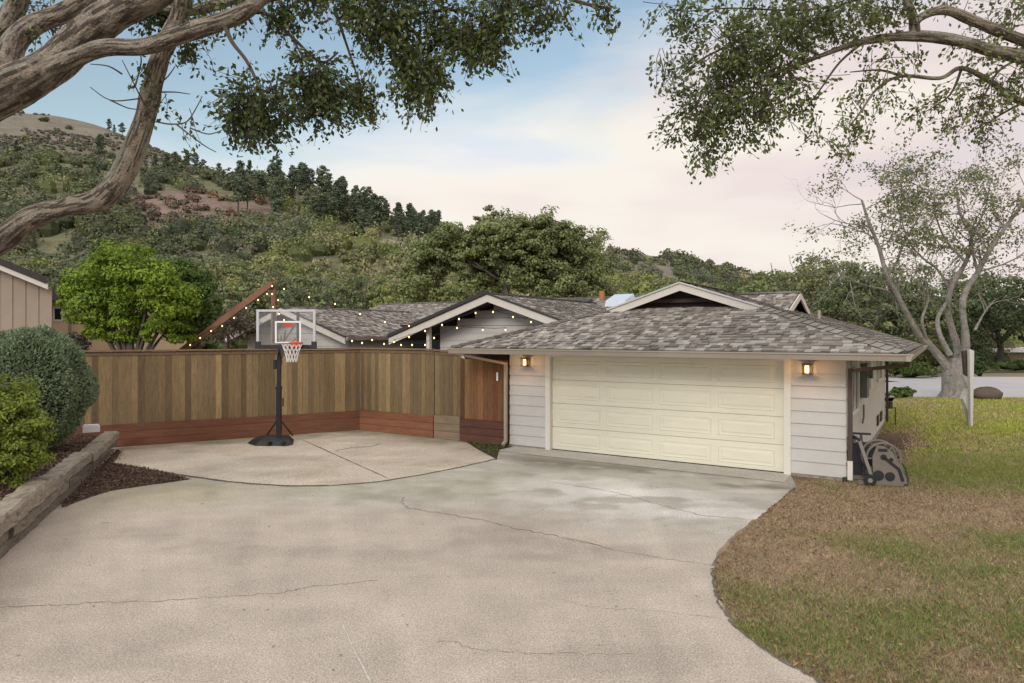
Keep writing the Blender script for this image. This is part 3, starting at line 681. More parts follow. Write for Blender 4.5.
# ------------------------------------------------------------------ the house (local frame: t along the front, s back)
random.seed(21)
HO = H(0, 0); house = empty('ranch_house', HO, HR, label='low white ranch house with grey shingle roofs and a cream double garage door', cat='house')
PIT = .328; EZ = 2.31
def siding(mb, p0, p1, z0, z1, n_out, exp=.232, lap=.022, cut=None, top=None):
    """lap boards from p0 to p1 (t,s); n_out outward normal; top(u)->z upper clip"""
    p0 = np.array(p0, float); p1 = np.array(p1, float); n = np.array(n_out, float); L = np.linalg.norm(p1-p0); d = (p1-p0)/L
    z = z0
    while z < z1-.01:
        zt = min(z+exp, z1); u0, u1 = 0, L
        if top:
            us = [u for u in np.linspace(0, L, 400) if top(u) > (z+zt)/2]
            if not us: z += exp; continue
            u0, u1 = us[0], us[-1]
        a = p0+d*u0; b = p0+d*u1; o = n*lap; i_ = n*.004
        zb_ = z+.013; pts = [(*(a+o), zb_), (*(b+o), zb_), (*(b+i_), zt), (*(a+i_), zt), (*a, zb_), (*b, zb_), (*b, zt), (*a, zt)]
        mb.add(pts, [(0, 1, 2, 3), (4, 5, 1, 0), (0, 3, 7, 4), (1, 5, 6, 2), (3, 2, 6, 7), (5, 4, 7, 6)]); z += exp
SHP = np.array([1.0, .99, .955])*np.array([[.33, .305, .28], [.27, .248, .225], [.19, .170, .153], [.135, .12, .11], [.24, .215, .19], [.37, .345, .32], [.215, .185, .16]])
def shingles(mb, D, lohi, fmap, exp=.145, wmin=.09, wmax=.17, hstep=1):
    k = 0; n = int(math.ceil(D/exp))
    for k in range(n):
        d0 = k*exp; d1 = min(d0+exp+.03, D); dm = min(d0+exp*.4, D)
        lo, hi = lohi(d0); lo2, hi2 = lohi(min(d0+exp, D))
        if hi-lo < .05: continue
        x = lo-random.uniform(0, .2); first = True
        while x < hi:
            wv = random.uniform(wmin, wmax); a = max(x, lo); b = min(x+wv, hi); x += wv
            if b-a < .02: continue
            a2 = min(max(a, lo2), hi2); b2 = min(max(b, lo2), hi2)
            th = random.choice((.006, .008, .024, .030)); c = SHP[random.choice((0, 0, 1, 2, 3, 4, 5, 6, 6))]*random.uniform(.75, 1.25)
            e = -.008
            v = [fmap(d0+e, a, th), fmap(d0+e, b, th), fmap(d1, b2, .003), fmap(d1, a2, .003), fmap(d0+e, a, -.004), fmap(d0+e, b, -.004)]
            mb.add(v, [(0, 1, 2, 3), (4, 5, 1, 0)], np.array([c, np.array(c)*.9]))
def ridgecap(mb, a, b, w=.15, h=.03):
    a = np.array(a, float); b = np.array(b, float); L = np.linalg.norm(b-a); d = (b-a)/L; s = np.cross(d, [0, 0, 1]); s /= np.linalg.norm(s); n = max(1, int(L/.2))
    for k in range(n):
        p = a+d*L*k/n; q = a+d*(L*(k+1)/n+.03); c = SHP[random.choice((0, 1, 1, 2, 4))]
        drop = np.array([0, 0, -w*.34]); up = np.array([0, 0, h])
        mb.add([p+up*1.3, q+up*.7, q+s*w+drop+up*.7, p+s*w+drop+up*1.3, q-s*w+drop+up*.7, p-s*w+drop+up*1.3], [(0, 1, 2, 3), (0, 3, 2, 1), (1, 0, 5, 4)], c)
def zf(s): return EZ+PIT*(s+.95)
# --- garage roof
TL, TR, TC, SB = -2.1, 6.98, 2.44, 10.3
gr = MB()
def nrm(v): v = np.array(v, float); return v/np.linalg.norm(v)
nF = nrm((0, -PIT, 1)); nR = nrm((PIT, 0, 1)); nL = nrm((-PIT, 0, 1))
shingles(gr, 2.81, lambda d: (TL+d, TR-d), lambda d, x, h: np.array([x, -.95+d, EZ+PIT*d])+nF*h)
def rr_lohi(d):
    t = TR-d; return (max(-.95+d, -9) if t > 4.18 else 1.75, SB)
shingles(gr, 4.54, rr_lohi, lambda d, x, h: np.array([TR-d, x, EZ+PIT*d])+nR*h)
shingles(gr, 4.54, lambda d: ((-.95+d) if d < 2.8 else 1.75, 4.5), lambda d, x, h: np.array([TL+d, x, EZ+PIT*d])+nL*h, wmin=.25, wmax=.5)
# side gablet facing right
GS, GZ = 5.6, 3.72
for sg in (-1, 1):
    nn = nrm((0, sg*PIT, 1))
    shingles(gr, 1.72, lambda d: (max(2.5, 2.55+(1.72-d)), 4.32), lambda d, x, h: np.array([x, GS+sg*(1.72-d), GZ-PIT*1.72+PIT*d])+nn*h)
ridgecap(gr, (TL, -.95, EZ+.01), (.72, 1.84, 3.235)); ridgecap(gr, (TR, -.95, EZ+.01), (4.16, 1.84, 3.235))
ridgecap(gr, (TC, 1.7, 3.80), (TC, SB, 3.80)); ridgecap(gr, (2.5, GS, GZ+.005), (4.34, GS, GZ+.005))
groof = gr.build('garage_roof', M_shin, house, local=True); groof['label'] = 'grey brown shingle hip roof over the garage'
dk = MB(); o = -.02
def dq(*p): dk.add([(a, b, c+o) for a, b, c in p], [tuple(range(len(p)))])
dq((TL, -.95, EZ), (TR, -.95, EZ), (4.17, 1.86, zf(1.86)), (.71, 1.86, zf(1.86)))
dq((TR, -.95, EZ), (TR, SB, EZ), (TC, SB, 3.8), (TC, 1.75, 3.8), (4.17, 1.75, 3.23))
dq((TL, -.95, EZ), (.71, 1.75, 3.23), (TC, 1.75, 3.8), (TC, SB, 3.8), (TL, SB, EZ))
for sg in (-1, 1): dq((2.6, GS, GZ), (4.3, GS, GZ), (4.3, GS+sg*1.72, GZ-PIT*1.72))
dq((TL, -.95, EZ-.09), (TR, -.95, EZ-.09), (TR, SB, EZ-.09), (TL, SB, EZ-.09))
dk.build('roof_deck', M_felt, groof, local=True)
# soffit
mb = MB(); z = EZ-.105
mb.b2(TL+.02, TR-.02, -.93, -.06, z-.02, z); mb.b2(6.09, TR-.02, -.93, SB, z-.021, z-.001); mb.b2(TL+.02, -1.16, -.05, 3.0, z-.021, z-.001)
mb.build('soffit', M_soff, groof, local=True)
# gablet faces
def gable_front(mb, tc, zc, half, s, th=.17, dep=.045, pit=PIT, ext=0):
    for sg in (-1, 1):
        a = np.array([tc, s, zc-.02]); b = np.array([tc+sg*half, s, zc-.02-pit*half])
        v = [a, b, b-(0, 0, th), a-(0, 0, th)]; v2 = [p+(0, dep, 0) for p in v]
        mb.add(v+v2, [(0, 1, 2, 3), (4, 7, 6, 5), (0, 4, 5, 1), (3, 2, 6, 7), (1, 5, 6, 2)])
mb = MB(); gable_front(mb, TC, 3.8, 1.78, 1.62)
mb.build('gable_fascia', M_fascia, groof, local=True)
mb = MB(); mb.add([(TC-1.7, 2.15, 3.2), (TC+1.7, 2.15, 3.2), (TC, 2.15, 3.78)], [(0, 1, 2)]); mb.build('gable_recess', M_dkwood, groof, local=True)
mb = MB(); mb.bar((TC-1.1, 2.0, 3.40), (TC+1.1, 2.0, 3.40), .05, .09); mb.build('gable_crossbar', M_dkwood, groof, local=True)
mb = MB(); gable_front(mb, TC, 3.83, 1.80, 1.58, th=.035, dep=.12); mb.build('rake_shingle_edge', M_shin, groof, local=True)
mb = MB()
for sg in (-1, 1):
    a = np.array([4.36, GS, GZ-.02]); b = np.array([4.36, GS+sg*1.72, GZ-.02-PIT*1.72]); v = [a, b, b-(0, 0, .15), a-(0, 0, .15)]; v2 = [p-(.04, 0, 0) for p in v]
    mb.add(v+v2, [(0, 1, 2, 3), (4, 7, 6, 5), (0, 4, 5, 1), (3, 2, 6, 7)])
mb.build('gable_fascia', M_fascia, groof, local=True)
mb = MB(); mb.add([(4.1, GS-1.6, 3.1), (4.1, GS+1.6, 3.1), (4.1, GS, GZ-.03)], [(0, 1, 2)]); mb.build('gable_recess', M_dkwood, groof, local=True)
# gutters: K profile box with lip
def gutter(mb, a, b, out, z=EZ+.0, hgt=.125, dep=.11):
    a = np.array([*a, 0.]); b = np.array([*b, 0.]); o = np.array([*out, 0.]); prof = [(0, -.01), (dep, -.005), (dep, -.03), (dep*.82, -.05), (dep*.6, -hgt), (0, -hgt)]
    n = len(prof); vv = [p+o*x+np.array([0, 0, z+y]) for p in (a, b) for x, y in prof]
    ff = [(i, (i+1) % n, n+(i+1) % n, n+i) for i in range(1, n)]
    mb.add(vv, np.array(ff)); mb.add([vv[i] for i in range(n)], [tuple(range(n))]); mb.add([vv[n+i] for i in range(n)], [tuple(range(n))])
mb = MB(); gutter(mb, (TL-.02, -.97), (TR+.09, -.97), (0, -1), z=EZ-.005); mb.build('gutter', M_gut, house, local=True)
mb = MB(); gutter(mb, (TR+.02, -1.07), (TR+.02, SB), (1, 0), z=EZ-.006); mb.build('gutter', M_gut, house, local=True)
# --- garage walls
gw = MB(); gw.b2(-1.1, -.12, 0, .12, -.12, 2.2); gw.b2(5.10, 6.03, 0, .12, -.12, 2.2); gw.b2(-.12, 5.10, 0.001, .119, 2.16, 2.2)
gw.b2(5.91, 6.029, .121, 9.4, -.1, 2.2); gw.b2(-1.099, -.98, .121, 9.4, -.1, 2.2); gw.b2(-1.09, 6.02, 9.281, 9.4, -.1, 2.2)
wl = gw.build('garage_wall', M_side, house, local=True)
for a_, b_ in ((-1.1, -.12), (5.1, 6.03)): mb = MB(); siding(mb, (a_, 0), (b_, 0), .03, 2.2, (0, -1), lap=.026); mb.build('siding', M_side, wl, local=True)
mb = MB(); siding(mb, (6.03, 0), (6.03, 9.4), .06, 2.2, (1, 0), lap=.014); sw = mb.build('side_siding', M_sidec, wl, local=True)
M_foot = mat('footing', (.30, .26, .22), .9, noise=.2, nscale=5)
mb = MB(); mb.b2(-1.13, -.12, -.03, .1, -.15, .03); mb.build('foundation', M_foot, house, local=True)
mb = MB(); mb.b2(5.1, 6.06, -.03, .1, -.15, .03); mb.b2(5.95, 6.06, .101, 9.42, -.15, .06); mb.build('foundation', M_foot, house, local=True)
# door frame
mb = MB(); mb.b2(-.125, -.005, -.045, .06, .0, 2.19); mb.b2(4.985, 5.105, -.045, .06, 0, 2.19); mb.b2(-.005, 4.985, -.043, .06, 2.115, 2.19)
mb.build('door_trim', M_trim, house, local=True)
# garage door: four sections of four raised panels
DW, DH = 4.98, 2.12; rows_, cols_ = 4, 4
gd = MB(); gd.b2(0, DW, .10, .14, .0, DH)
for r_ in range(rows_): gd.b2(0, DW, .062, .10, r_*DH/4+.004, (r_+1)*DH/4-.004)
gdo = gd.build('garage_door', M_door, house, local=True)
for r_ in range(rows_):
    for c_ in range(cols_):
        x0 = .13+c_*(DW-.16)/4; x1 = x0+(DW-.16)/4-.14; z0 = r_*DH/4+.10; z1 = (r_+1)*DH/4-.10; p = MB()
        def ring(ix, y): return [(x0+ix, y, z0+ix), (x1-ix, y, z0+ix), (x1-ix, y, z1-ix), (x0+ix, y, z1-ix)]
        rs = [ring(0, .0618), ring(.012, .050), ring(.03, .0575), ring(.06, .0575), ring(.085, .048)]
        for a, b in zip(rs[:-1], rs[1:]):
            p.add(a+b, [(i, (i+1) % 4, 4+(i+1) % 4, 4+i) for i in range(4)])
        p.add(rs[-1], [(0, 1, 2, 3)]); p.build('door_panel', M_door, gdo, local=True)
mb = MB(); mb.b2(.005, DW-.005, .05, .10, -.0, .022); mb.build('bottom_seal', M_black, gdo, local=True)
# downspouts
mb = MB(); mb.bar((-1.95, -.98, 2.2), (-1.75, -.9, 2.13), .075, .06); mb.bar((-1.75, -.9, 2.13), (-1.12, -.15, 1.93), .07, .055); mb.bar((-1.12, -.155, 1.96), (-1.12, -.155, .12), .07, .055, up=(0, 1, 0)); mb.bar((-1.12, -.15, .13), (-1.12, -.28, .05), .07, .055)
mb.build('downspout', M_gut, house, local=True)
mb = MB(); mb.bar((7.0, -.55, 2.2), (7.0, -.5, 2.09), .07, .07, up=(0, 1, 0)); mb.bar((7.0, -.5, 2.10), (6.15, -.02, 1.97), .07, .06); mb.bar((6.10, -.03, 2.0), (6.10, -.03, .35), .075, .06, up=(0, 1, 0))
mb.build('downspout', M_gutdk, house, local=True)
mb = MB(); mb.bar((6.10, -.03, .36), (6.10, -.03, .02), .085, .07, up=(0, 1, 0)); mb.build('downspout_boot', M_trim, house, local=True)
mb = MB(); mb.tube([(6.02, -.07, .06), (6.02, -.12, -.04)], .04, 8); mb.build('drain_pipe', M_black, house, local=True)
mb = MB(); mb.bar((7.0, 8.6, 2.2), (6.9, 8.8, 2.08), .06, .06); mb.bar((6.9, 8.8, 2.08), (6.1, 9.3, 1.98), .06, .06); mb.bar((6.1, 9.3, 2.0), (6.1, 9.3, 0), .07, .06, up=(0, 1, 0)); mb.build('downspout', M_gutdk, house, local=True)
# side wall window and service boxes
def window(parent, t, s0, s1, z0, z1, out=1):
    f = MB()
    for a, b, c, d in ((s0-.06, s0, z0-.06, z1+.06), (s1, s1+.06, z0-.06, z1+.06), (s0, s1, z1, z1+.06), (s0, s1, z0-.07, z0)): f.b2(t, t+.05, a, b, c, d)
    f.b2(t, t+.04, (s0+s1)/2-.02, (s0+s1)/2+.02, z0, z1); o = f.build('window', M_trim, parent, local=True)
    g = MB(); g.b2(t+.015, t+.02, s0, s1, z0, z1); g.build('pane', M_glassdk, o, local=True)
window(house, 6.045, .45, 1.5, 1.18, 1.92); window(house, 6.045, 6.6, 7.5, 1.45, 2.0)
mb = MB(); mb.b2(6.05, 6.17, 2.3, 2.8, 1.3, 2.0); mb.tube([(6.10, 2.4, 1.15), (6.10, 2.4, .9), (6.10, 2.15, .8)], .02, 6); mb.tube([(6.19, 2.42, 1.8), (6.27, 2.42, 1.8)], .1, 12); mb.build('electric_meter_box', M_meter, house, local=True)
mb = MB(); mb.b2(6.05, 6.15, 3.5, 3.9, 1.4, 2.1); mb.build('service_panel', M_trim, house, local=True)
mb = MB(); mb.b2(6.05, 6.07, 6.4, 6.9, .25, .5); mb.b2(6.05, 6.07, 7.5, 8.0, .25, .5); mb.build('crawl_vent', M_black, house, local=True)
mb = MB(); mb.tube([(6.35, 8.6, -.02), (6.35, 8.6, .55), (6.1, 8.6, .55)], .02, 6); mb.tube([(6.25, 8.2, .55), (6.25, 8.2, .75)], .06, 8); mb.build('gas_pipe', M_gutdk, house, local=True)
mb = MB(); mb.b2(6.05, 6.16, .66, .84, 2.02, 2.12); mb.tube([(6.13, .75, 2.02), (6.2, .72, 1.94)], .04, 8); mb.build('flood_light', M_white, house, local=True)

# --- middle wing with open gable
def gable_roof(name, tc, zc, half, s0, s1, lab, vis=(1,), tmax=None):
    m = MB(); pit = .333
    for sg in (-1, 1):
        nn = nrm((sg*pit, 0, 1))
        if sg in vis:
            shingles(m, half, lambda d: (s0, s1), lambda d, x, h: np.array([tc+sg*(half-d), x, zc-pit*half+pit*d])+nn*h)
        else:
            shingles(m, half, lambda d: (s0, s0+1.5), lambda d, x, h: np.array([tc+sg*(half-d), x, zc-pit*half+pit*d])+nn*h, wmin=.3, wmax=.5)
    ridgecap(m, (tc, s0-.02, zc), (tc, s1, zc)); r = m.build(name, M_shin, house, local=True); r['label'] = lab
    d = MB()
    for sg in (-1, 1): d.add([(tc, s0, zc-.02), (tc, s1, zc-.02), (tc+sg*half, s1, zc-.02-pit*half), (tc+sg*half, s0, zc-.02-pit*half)], [(0, 1, 2, 3)])
    for sg in (-1, 1): d.add([(tc, s0+.03, zc-.12), (tc, s1, zc-.12), (tc+sg*half, s1, zc-.12-pit*half), (tc+sg*half, s0+.03, zc-.12-pit*half)], [(0, 1, 2, 3)])
    d.build('roof_deck', M_felt, r, local=True)
    f = MB(); gable_front(f, tc, zc, half, s0-.045, th=.23, pit=.333, dep=.05); f.build('gable_fascia', M_fascia, r, local=True)
    e = MB(); gable_front(e, tc, zc+.035, half+.02, s0-.09, th=.04, pit=.333, dep=.1); e.build('rake_shingle_edge', M_felt, r, local=True)
    return r
rm = gable_roof('middle_roof', -3.77, 3.82, 3.85, 3.0, 11.5, 'shingle gable roof over the middle wing with a dark left rake')
mb = MB(); mb.bar((-7.62, 2.97, 2.575), (-3.77, 2.97, 3.855), .16, .10); mb.build('dark_rake_flashing', M_felt, rm, local=True)
mw = MB(); mw.b2(-6.25, -1.0, 3.9, 4.0, 0, 2.75)
mwo = mw.build('middle_wall', M_side, house, local=True)
mb = MB(); siding(mb, (-6.25, 3.9), (-1.0, 3.9), .1, 3.75, (0, -1), top=lambda u: 3.60-.333*abs(-6.25+u+3.77)); mb.build('gable_siding', M_side, mwo, local=True)
mb = MB(); mb.b2(-7.2, -6.3, 6.0, 6.1, 0, 2.6); mb.b2(-9.2, -7.2, 6.3, 6.4, 0, 2.6); mb.build('porch_wall', M_dkwood, house, local=True)
mb = MB(); mb.b2(-6.34, -6.22, 3.3, 3.42, 0, 2.9); mb.build('porch_post', M_fascia, house, local=True)
for a in (-7.1, -8.0, -8.8):
    f = MB(); f.b2(a-.3, a+.3, 5.9, 5.98, 2.0, 2.45); f.build('window', M_glassdk, house, local=True)
# --- left wing
rl = gable_roof('left_roof', -12.5, 3.62, 3.2, 2.7, 11.5, 'shingle gable roof over the left wing')
lw = MB(); lw.b2(-15.2, -9.75, 3.3, 3.4, 0, 2.62); lw.b2(-9.85, -9.74, 3.401, 11, 0, 2.55)
lwo = lw.build('left_wall', M_side, house, local=True)
mb = MB(); siding(mb, (-15.2, 3.3), (-9.75, 3.3), .1, 3.6, (0, -1), top=lambda u: 3.4-.333*abs(-15.2+u+12.5)); mb.build('gable_siding', M_side, lwo, local=True)
mb = MB(); gutter(mb, (-9.28, 2.7), (-9.28, 8.0), (1, 0), z=2.55); mb.build('gutter', M_gut, house, local=True)
# --- rear roof joining the wings
rs = MB(); RZ, RS_, RD = 4.08, 11.0, 4.9
nn = nrm((0, -.333, 1)); shingles(rs, RD, lambda d: (-15.5+d*.0, -.4), lambda d, x, h: np.array([x, RS_-RD+d, RZ-.333*RD+.333*d])+nn*h)
ridgecap(rs, (-15.5, RS_, RZ), (-.4, RS_, RZ)); rro = rs.build('rear_roof', M_shin, house, local=True); rro['label'] = 'long shingle roof slope behind the front wings'
d = MB()
for sg in (-1, 1): d.add([(-15.5, RS_, RZ-.02), (-.4, RS_, RZ-.02), (-.4, RS_+sg*RD, RZ-.02-.333*RD), (-15.5, RS_+sg*RD, RZ-.02-.333*RD)], [(0, 1, 2, 3)])
d.build('roof_deck', M_felt, rro, local=True)
mb = MB(); mb.b2(-15.2, -.7, 15.2, 15.3, 0, 2.5); mb.b2(-15.2, -15.1, 6.5, 15.2, 0, 2.6); mb.build('rear_wall', M_side, house, local=True)
# skylights and vents on the rear slope
def on_rear(px, py):
    o = np.array([0, 0, 2.6]); dr = np.array([(px-512)/F, 1, -(py-HZ)/F]); M = root_matrix(house).inverted()
    o2 = M @ Vector(o); d2 = (M.to_3x3() @ Vector(dr)); k = (RZ-.333*RS_ - o2.z + .333*o2.y)/(d2.z-.333*d2.y); return np.array(o2+d2*k)
q = on_rear(620, 303); print('skylight', q)
def roofbox(name, c, w_, l_, h_, m, parent, lab=None, pit=.333):
    mb = MB(); V = []
    for z in (0, h_):
        for a, b in ((-w_/2, -l_/2), (w_/2, -l_/2), (w_/2, l_/2), (-w_/2, l_/2)): k = 1 if z == 0 else .9; V.append((c[0]+a*k, c[1]+b*k, c[2]+b*k*pit+z))
    mb.add(V, np.array(BF)); o = mb.build(name, m, parent, local=True)
    if lab: o['label'] = lab
    return o
roofbox('skylight', q, .85, .9, .22, M_sky, rro, 'pale domed skylight')
q = on_rear(573, 305); roofbox('skylight', q, 1.3, 1.0, .1, M_black, rro, 'dark flat skylight')
q = on_rear(602, 300); mb = MB(); mb.tube([q, q+(0, 0, .35)], .11, 8); mb.build('roof_vent', M_terr, rro, local=True)
for c in ((-10.3, 6.9), (-10.1, 9.2)): z = 3.62-.333*(c[0]+12.5); mb = MB(); mb.b2(c[0]-.15, c[0]+.15, c[1]-.2, c[1]+.2, z, z+.11); mb.build('roof_vent', M_black, rl, local=True)
for t_ in (4.9, 3.9): mb = MB(); z = EZ+PIT*(TR-t_); mb.tube([(t_, 3.6+t_*.25, z-.05), (t_, 3.6+t_*.25, z+.22)], .035, 8); mb.build('vent_pipe', M_gut, groof, local=True)

# wall lamps, lit
def wall_lamp(t, lab):
    p = H(t, -.02, 1.98); r = empty('wall_lamp', p, HR, label=lab, cat='lamp', group='lit lanterns beside the garage door')
    b = MB(); b.b2(-.055, .055, -.03, 0.0, -.09, .09); b.b2(-.08, .08, -.20, -.03, .075, .10)
    for x in (-.065, .065):
        for y in (-.18, -.05): b.b2(x-.008, x+.008, y-.008, y+.008, -.085, .075)
    b.b2(-.075, .075, -.19, -.04, -.10, -.085); b.build('lamp_frame', M_bronze, r, local=True)
    g = MB(); g.tube([(0, -.115, -.07), (0, -.115, .06)], .035, 10); g.build('bulb', M_lampg, r, local=True)
    l = bpy.data.lights.new('lamp_light', 'POINT'); l.energy = 3.0; l.color = (1, .55, .22); l.shadow_soft_size = .04; lo_ = bpy.data.objects.new('lamp_light', l); COL.objects.link(lo_); lo_.parent = r; lo_.location = (0, -.28, -.02)
wall_lamp(-.60, 'small lit bronze lantern on the siding left of the garage door'); wall_lamp(5.40, 'small lit bronze lantern on the siding right of the garage door')

# ------------------------------------------------------------------ fences
WP = np.array([[.20, .140, .072], [.225, .16, .08], [.17, .115, .060], [.27, .19, .095], [.185, .13, .07], [.145, .10, .056]])
def fence(name, A, B, zt, lab, kick=True, kcol=(.12, .058, .038), kh=.50, pal=WP, cap=True, grp=None, bw=.14):
    A = np.array(A[:2]); B = np.array(B[:2]); L = np.linalg.norm(B-A); d = (B-A)/L; n = np.array([d[1], -d[0]])
    if n[1] > 0: n = -n
    rz = math.atan2(d[1], d[0]); r = empty(name, (A[0], A[1], 0), label=lab, cat='fence' if 'gate' not in name else 'gate', group=grp)
    m = MB(); x = 0; zb = kh if kick else .03
    while x < L:
        w_ = min(bw*random.uniform(.9, 1.1), L-x)
        if w_ < .02: break
        c = A+d*(x+w_/2)+n*random.uniform(0, .006)
        col = pal[random.randrange(len(pal))]*random.uniform(.8, 1.15)
        m.box(c[0], c[1], (zb+zt)/2, w_-.003, .02, zt-zb-.02, rz, col); x += w_
    m.build('board_panel', M_wood, r)
    c = (A+B)/2
    if cap:
        m = MB(); q = c+n*.02; m.box(q[0], q[1], zt+.015, L, .12, .035, rz, (.20, .13, .08)); q = c+n*.022; m.box(q[0], q[1], zt-.06, L, .022, .07, rz, (.17, .11, .065)); m.build('top_rail', M_wood, r)
    if kick:
        m = MB(); nb = 3
        for k in range(nb):
            q = c+n*.035; h = kh/nb; m.box(q[0], q[1], h*(k+.5)+.01, L-.01, .04, h-.008, rz, np.array(kcol)*random.uniform(.8, 1.2))
        m.build('kickboard', M_kick, r)
    m = MB(); k = 0
    npost = max(2, int(L/2.4)+1)
    for k in range(npost):
        q = A+d*min(max(L*k/(npost-1), .06), L-.06)-n*.08; m.box(q[0], q[1], zt/2-.1, .09, .09, zt-.15, rz, (.13, .09, .06))
    m.build('post', M_wood, r); return r
FZ = 2.22
fence('board_fence', (-11.8, 14.32), (-4.16, 18.70), FZ, 'tall brown board fence with red kickboards running behind the basketball hoop', kcol=(.145, .062, .036), kh=.52)
E1 = H(-3.36, 0); fence('board_fence', (-4.14, 18.69), E1, FZ, 'short tall brown board fence between the fence corner and the pale based panel', kcol=(.20, .085, .045), kh=.55)
E2 = H(-2.52, 0); E1b = H(-3.34, 0); fence('board_fence', E1b, E2, FZ-.02, 'narrow fence panel with weathered grey base boards left of the gate', kcol=(.26, .19, .125), kh=.58)
GPAL = np.array([[.17, .085, .038], [.21, .10, .042], [.08, .038, .022], [.13, .055, .026], [.24, .14, .06]])
E3 = H(-1.12, -.05); g = fence('side_gate', H(-2.50, -.05), E3, 2.02, 'reddish brown board gate with a dark red lower board beside the garage', kcol=(.115, .05, .036), kh=.55, pal=GPAL, cap=False)
mb = MB(); q0 = H(-1.8, .12); mb.box(q0[0], q0[1], 1.1, 1.4, .03, 2.2, HR, (.06, .035, .022)); mb.build('opening_shade_panel', M_wood, g)  # dark sheet added behind the gate, painting in the shaded opening above
mb = MB(); a = H(-1.40, -.09, 1.52); b = H(-1.40, -.09, 1.72); mb.bar(a, b, .045, .03, up=(0, 1, 0)); mb.build('handle', M_white, g)
# moss patch by the gate
mb = MB(); ps = [H(-2.3, -.1), H(-1.1, -.1), H(-.95, -.1), H(-1.0, -.6), gp(497, 460), gp(478, 450)]
pc = np.array([-.6, 15.7]); n = 1800; q = R.uniform(-1, 1, (n, 2)); P = np.array([H(-1.62+a*.62, -.42+b*.36*(1-abs(a)*.35)) for a, b in q])
soil = [(p[0], p[1], .010) for p in ps]; mb.add(soil, [tuple(range(len(soil)))], (.05, .04, .025)); q = R.uniform([-1.9, 14.7], [.1, 17.4], (6000, 2)); q = q[in_poly(q[:, 0], q[:, 1], [(a[0], a[1]) for a in ps])]; n = len(q); P = np.c_[q, np.full(n, .01)]; P = P[(fbm(q[:, 0]*5, q[:, 1]*5, 3, 9) > .46)]; n = len(P); tag(mb.build('bare_soil', M_mulch), kind='structure')
mb = MB(); leaves(mb, P+R.uniform(0, .04, (n, 1))*np.array([0, 0, 1])+[0, 0, .01], .035, np.array([.12, .15, .03])); tag(mb.build('moss', M_leaf), kind='stuff')

# ------------------------------------------------------------------ timber retaining wall, planter, mulch
wr = empty('timber_retaining_wall', (-6.5, 9.5, 0), label='stepped wall of grey weathered railroad ties along the left planter bed', cat='retaining wall')
def tie(a, b, z0, z1, wdt, shade=1):
    a = np.array(a); b = np.array(b); d = b-a; L = np.linalg.norm(d); d /= L; n = np.array([-d[1], d[0]]); n = n if n[0] < 0 else -n
    m = MB(); ns = 26; V = []
    for i in range(ns+1):
        p = a+d*L*i/ns; j = [(float(vnoise(i*.45+q*9.7+z0*31+a[1]*3, q*3.3, 12))-.5)*.022+random.uniform(-.003, .003) for q in range(6)]
        for (u, z, q) in ((0, z0, 0), (-.0, z1-.03, 1), (.03, z1, 2), (wdt-.02, z1, 3), (wdt, z1-.03, 4), (wdt, z0, 5)):
            V.append((p[0]+n[0]*(u+j[q]), p[1]+n[1]*(u+j[q]), z+j[q]*.8))
    ff = [(i*6+k, i*6+(k+1) % 6, (i+1)*6+(k+1) % 6, (i+1)*6+k) for i in range(ns) for k in range(6)]
    cols = np.array([.26, .225, .175])*shade*random.uniform(.85, 1.15); m.add(V, np.array(ff), cols)
    m.add(V[:6], [tuple(range(6))], cols*.6); m.add(V[-6:], [tuple(reversed(range(6)))], cols*.6); m.build('timber', M_tie, wr)
def wp(y, off=0): return np.array([float(wallX(y))-off, y])
TOPZ = lambda y: np.interp(y, [-6, 7.7, 10, 15.5], [.55, .53, .50, .38])
segs = [(-5.8, -3.2), (-3.17, -.6), (-.57, 2.0), (2.03, 4.7), (4.73, 7.3), (7.33, 10.05), (10.08, 12.55), (12.58, 15.5)]
for (a, b) in segs:
    zt = float(TOPZ((a+b)/2)); tie(wp(a, -.02+random.uniform(-.02, .05)), wp(b, -.02+random.uniform(-.02, .05)), zt*.63, zt+random.uniform(-.02, .02), .30, 1.1)
for off, k0, k1, sh in ((.9, .32, .60, .62), (-.7, -.02, .29, .55)):
    for (a, b) in segs:
        a2, b2 = max(a+off, -5.8), min(b+off, 15.5); zt = float(TOPZ((a2+b2)/2)); tie(wp(a2, random.uniform(0, .07)), wp(b2+-.03, random.uniform(0, .07)), zt*k0, zt*k1, .26, sh*1.25)
ys = np.arange(-6, 19, .15); us = np.linspace(0, 1, 90)
rx = np.where(ys < 15.5, wallX(ys)-.2, -9.2+(ys-15.5)*1.6); rx = np.where(ys > 14.3, np.minimum(rx, (ys-15.9)/.5735-9.13+0.0), rx)
X = rx[:, None]+(-34-rx[:, None])*us[None]**2; Yg = np.repeat(ys[:, None], 90, 1); Z = TOPZ(Yg)-.07+.10*(fbm(X*.8, Yg*.8, 3, 4)-.5)+np.clip((rx[:, None]-X)*.12, 0, .8)
tag(grid_mesh(np.stack([X, Yg, Z], -1)[:, ::-1], lambda c: np.array([.085, .06, .042])*(.6+.8*fbm(c[:, 0]*5, c[:, 1]*5, 3, 6))[:, None]).build('planter_bed', M_mulch), kind='structure')
def bedz(x, y): return TOPZ(y)-.05+np.clip((wallX(y)-.2-x)*.12, 0, .8)
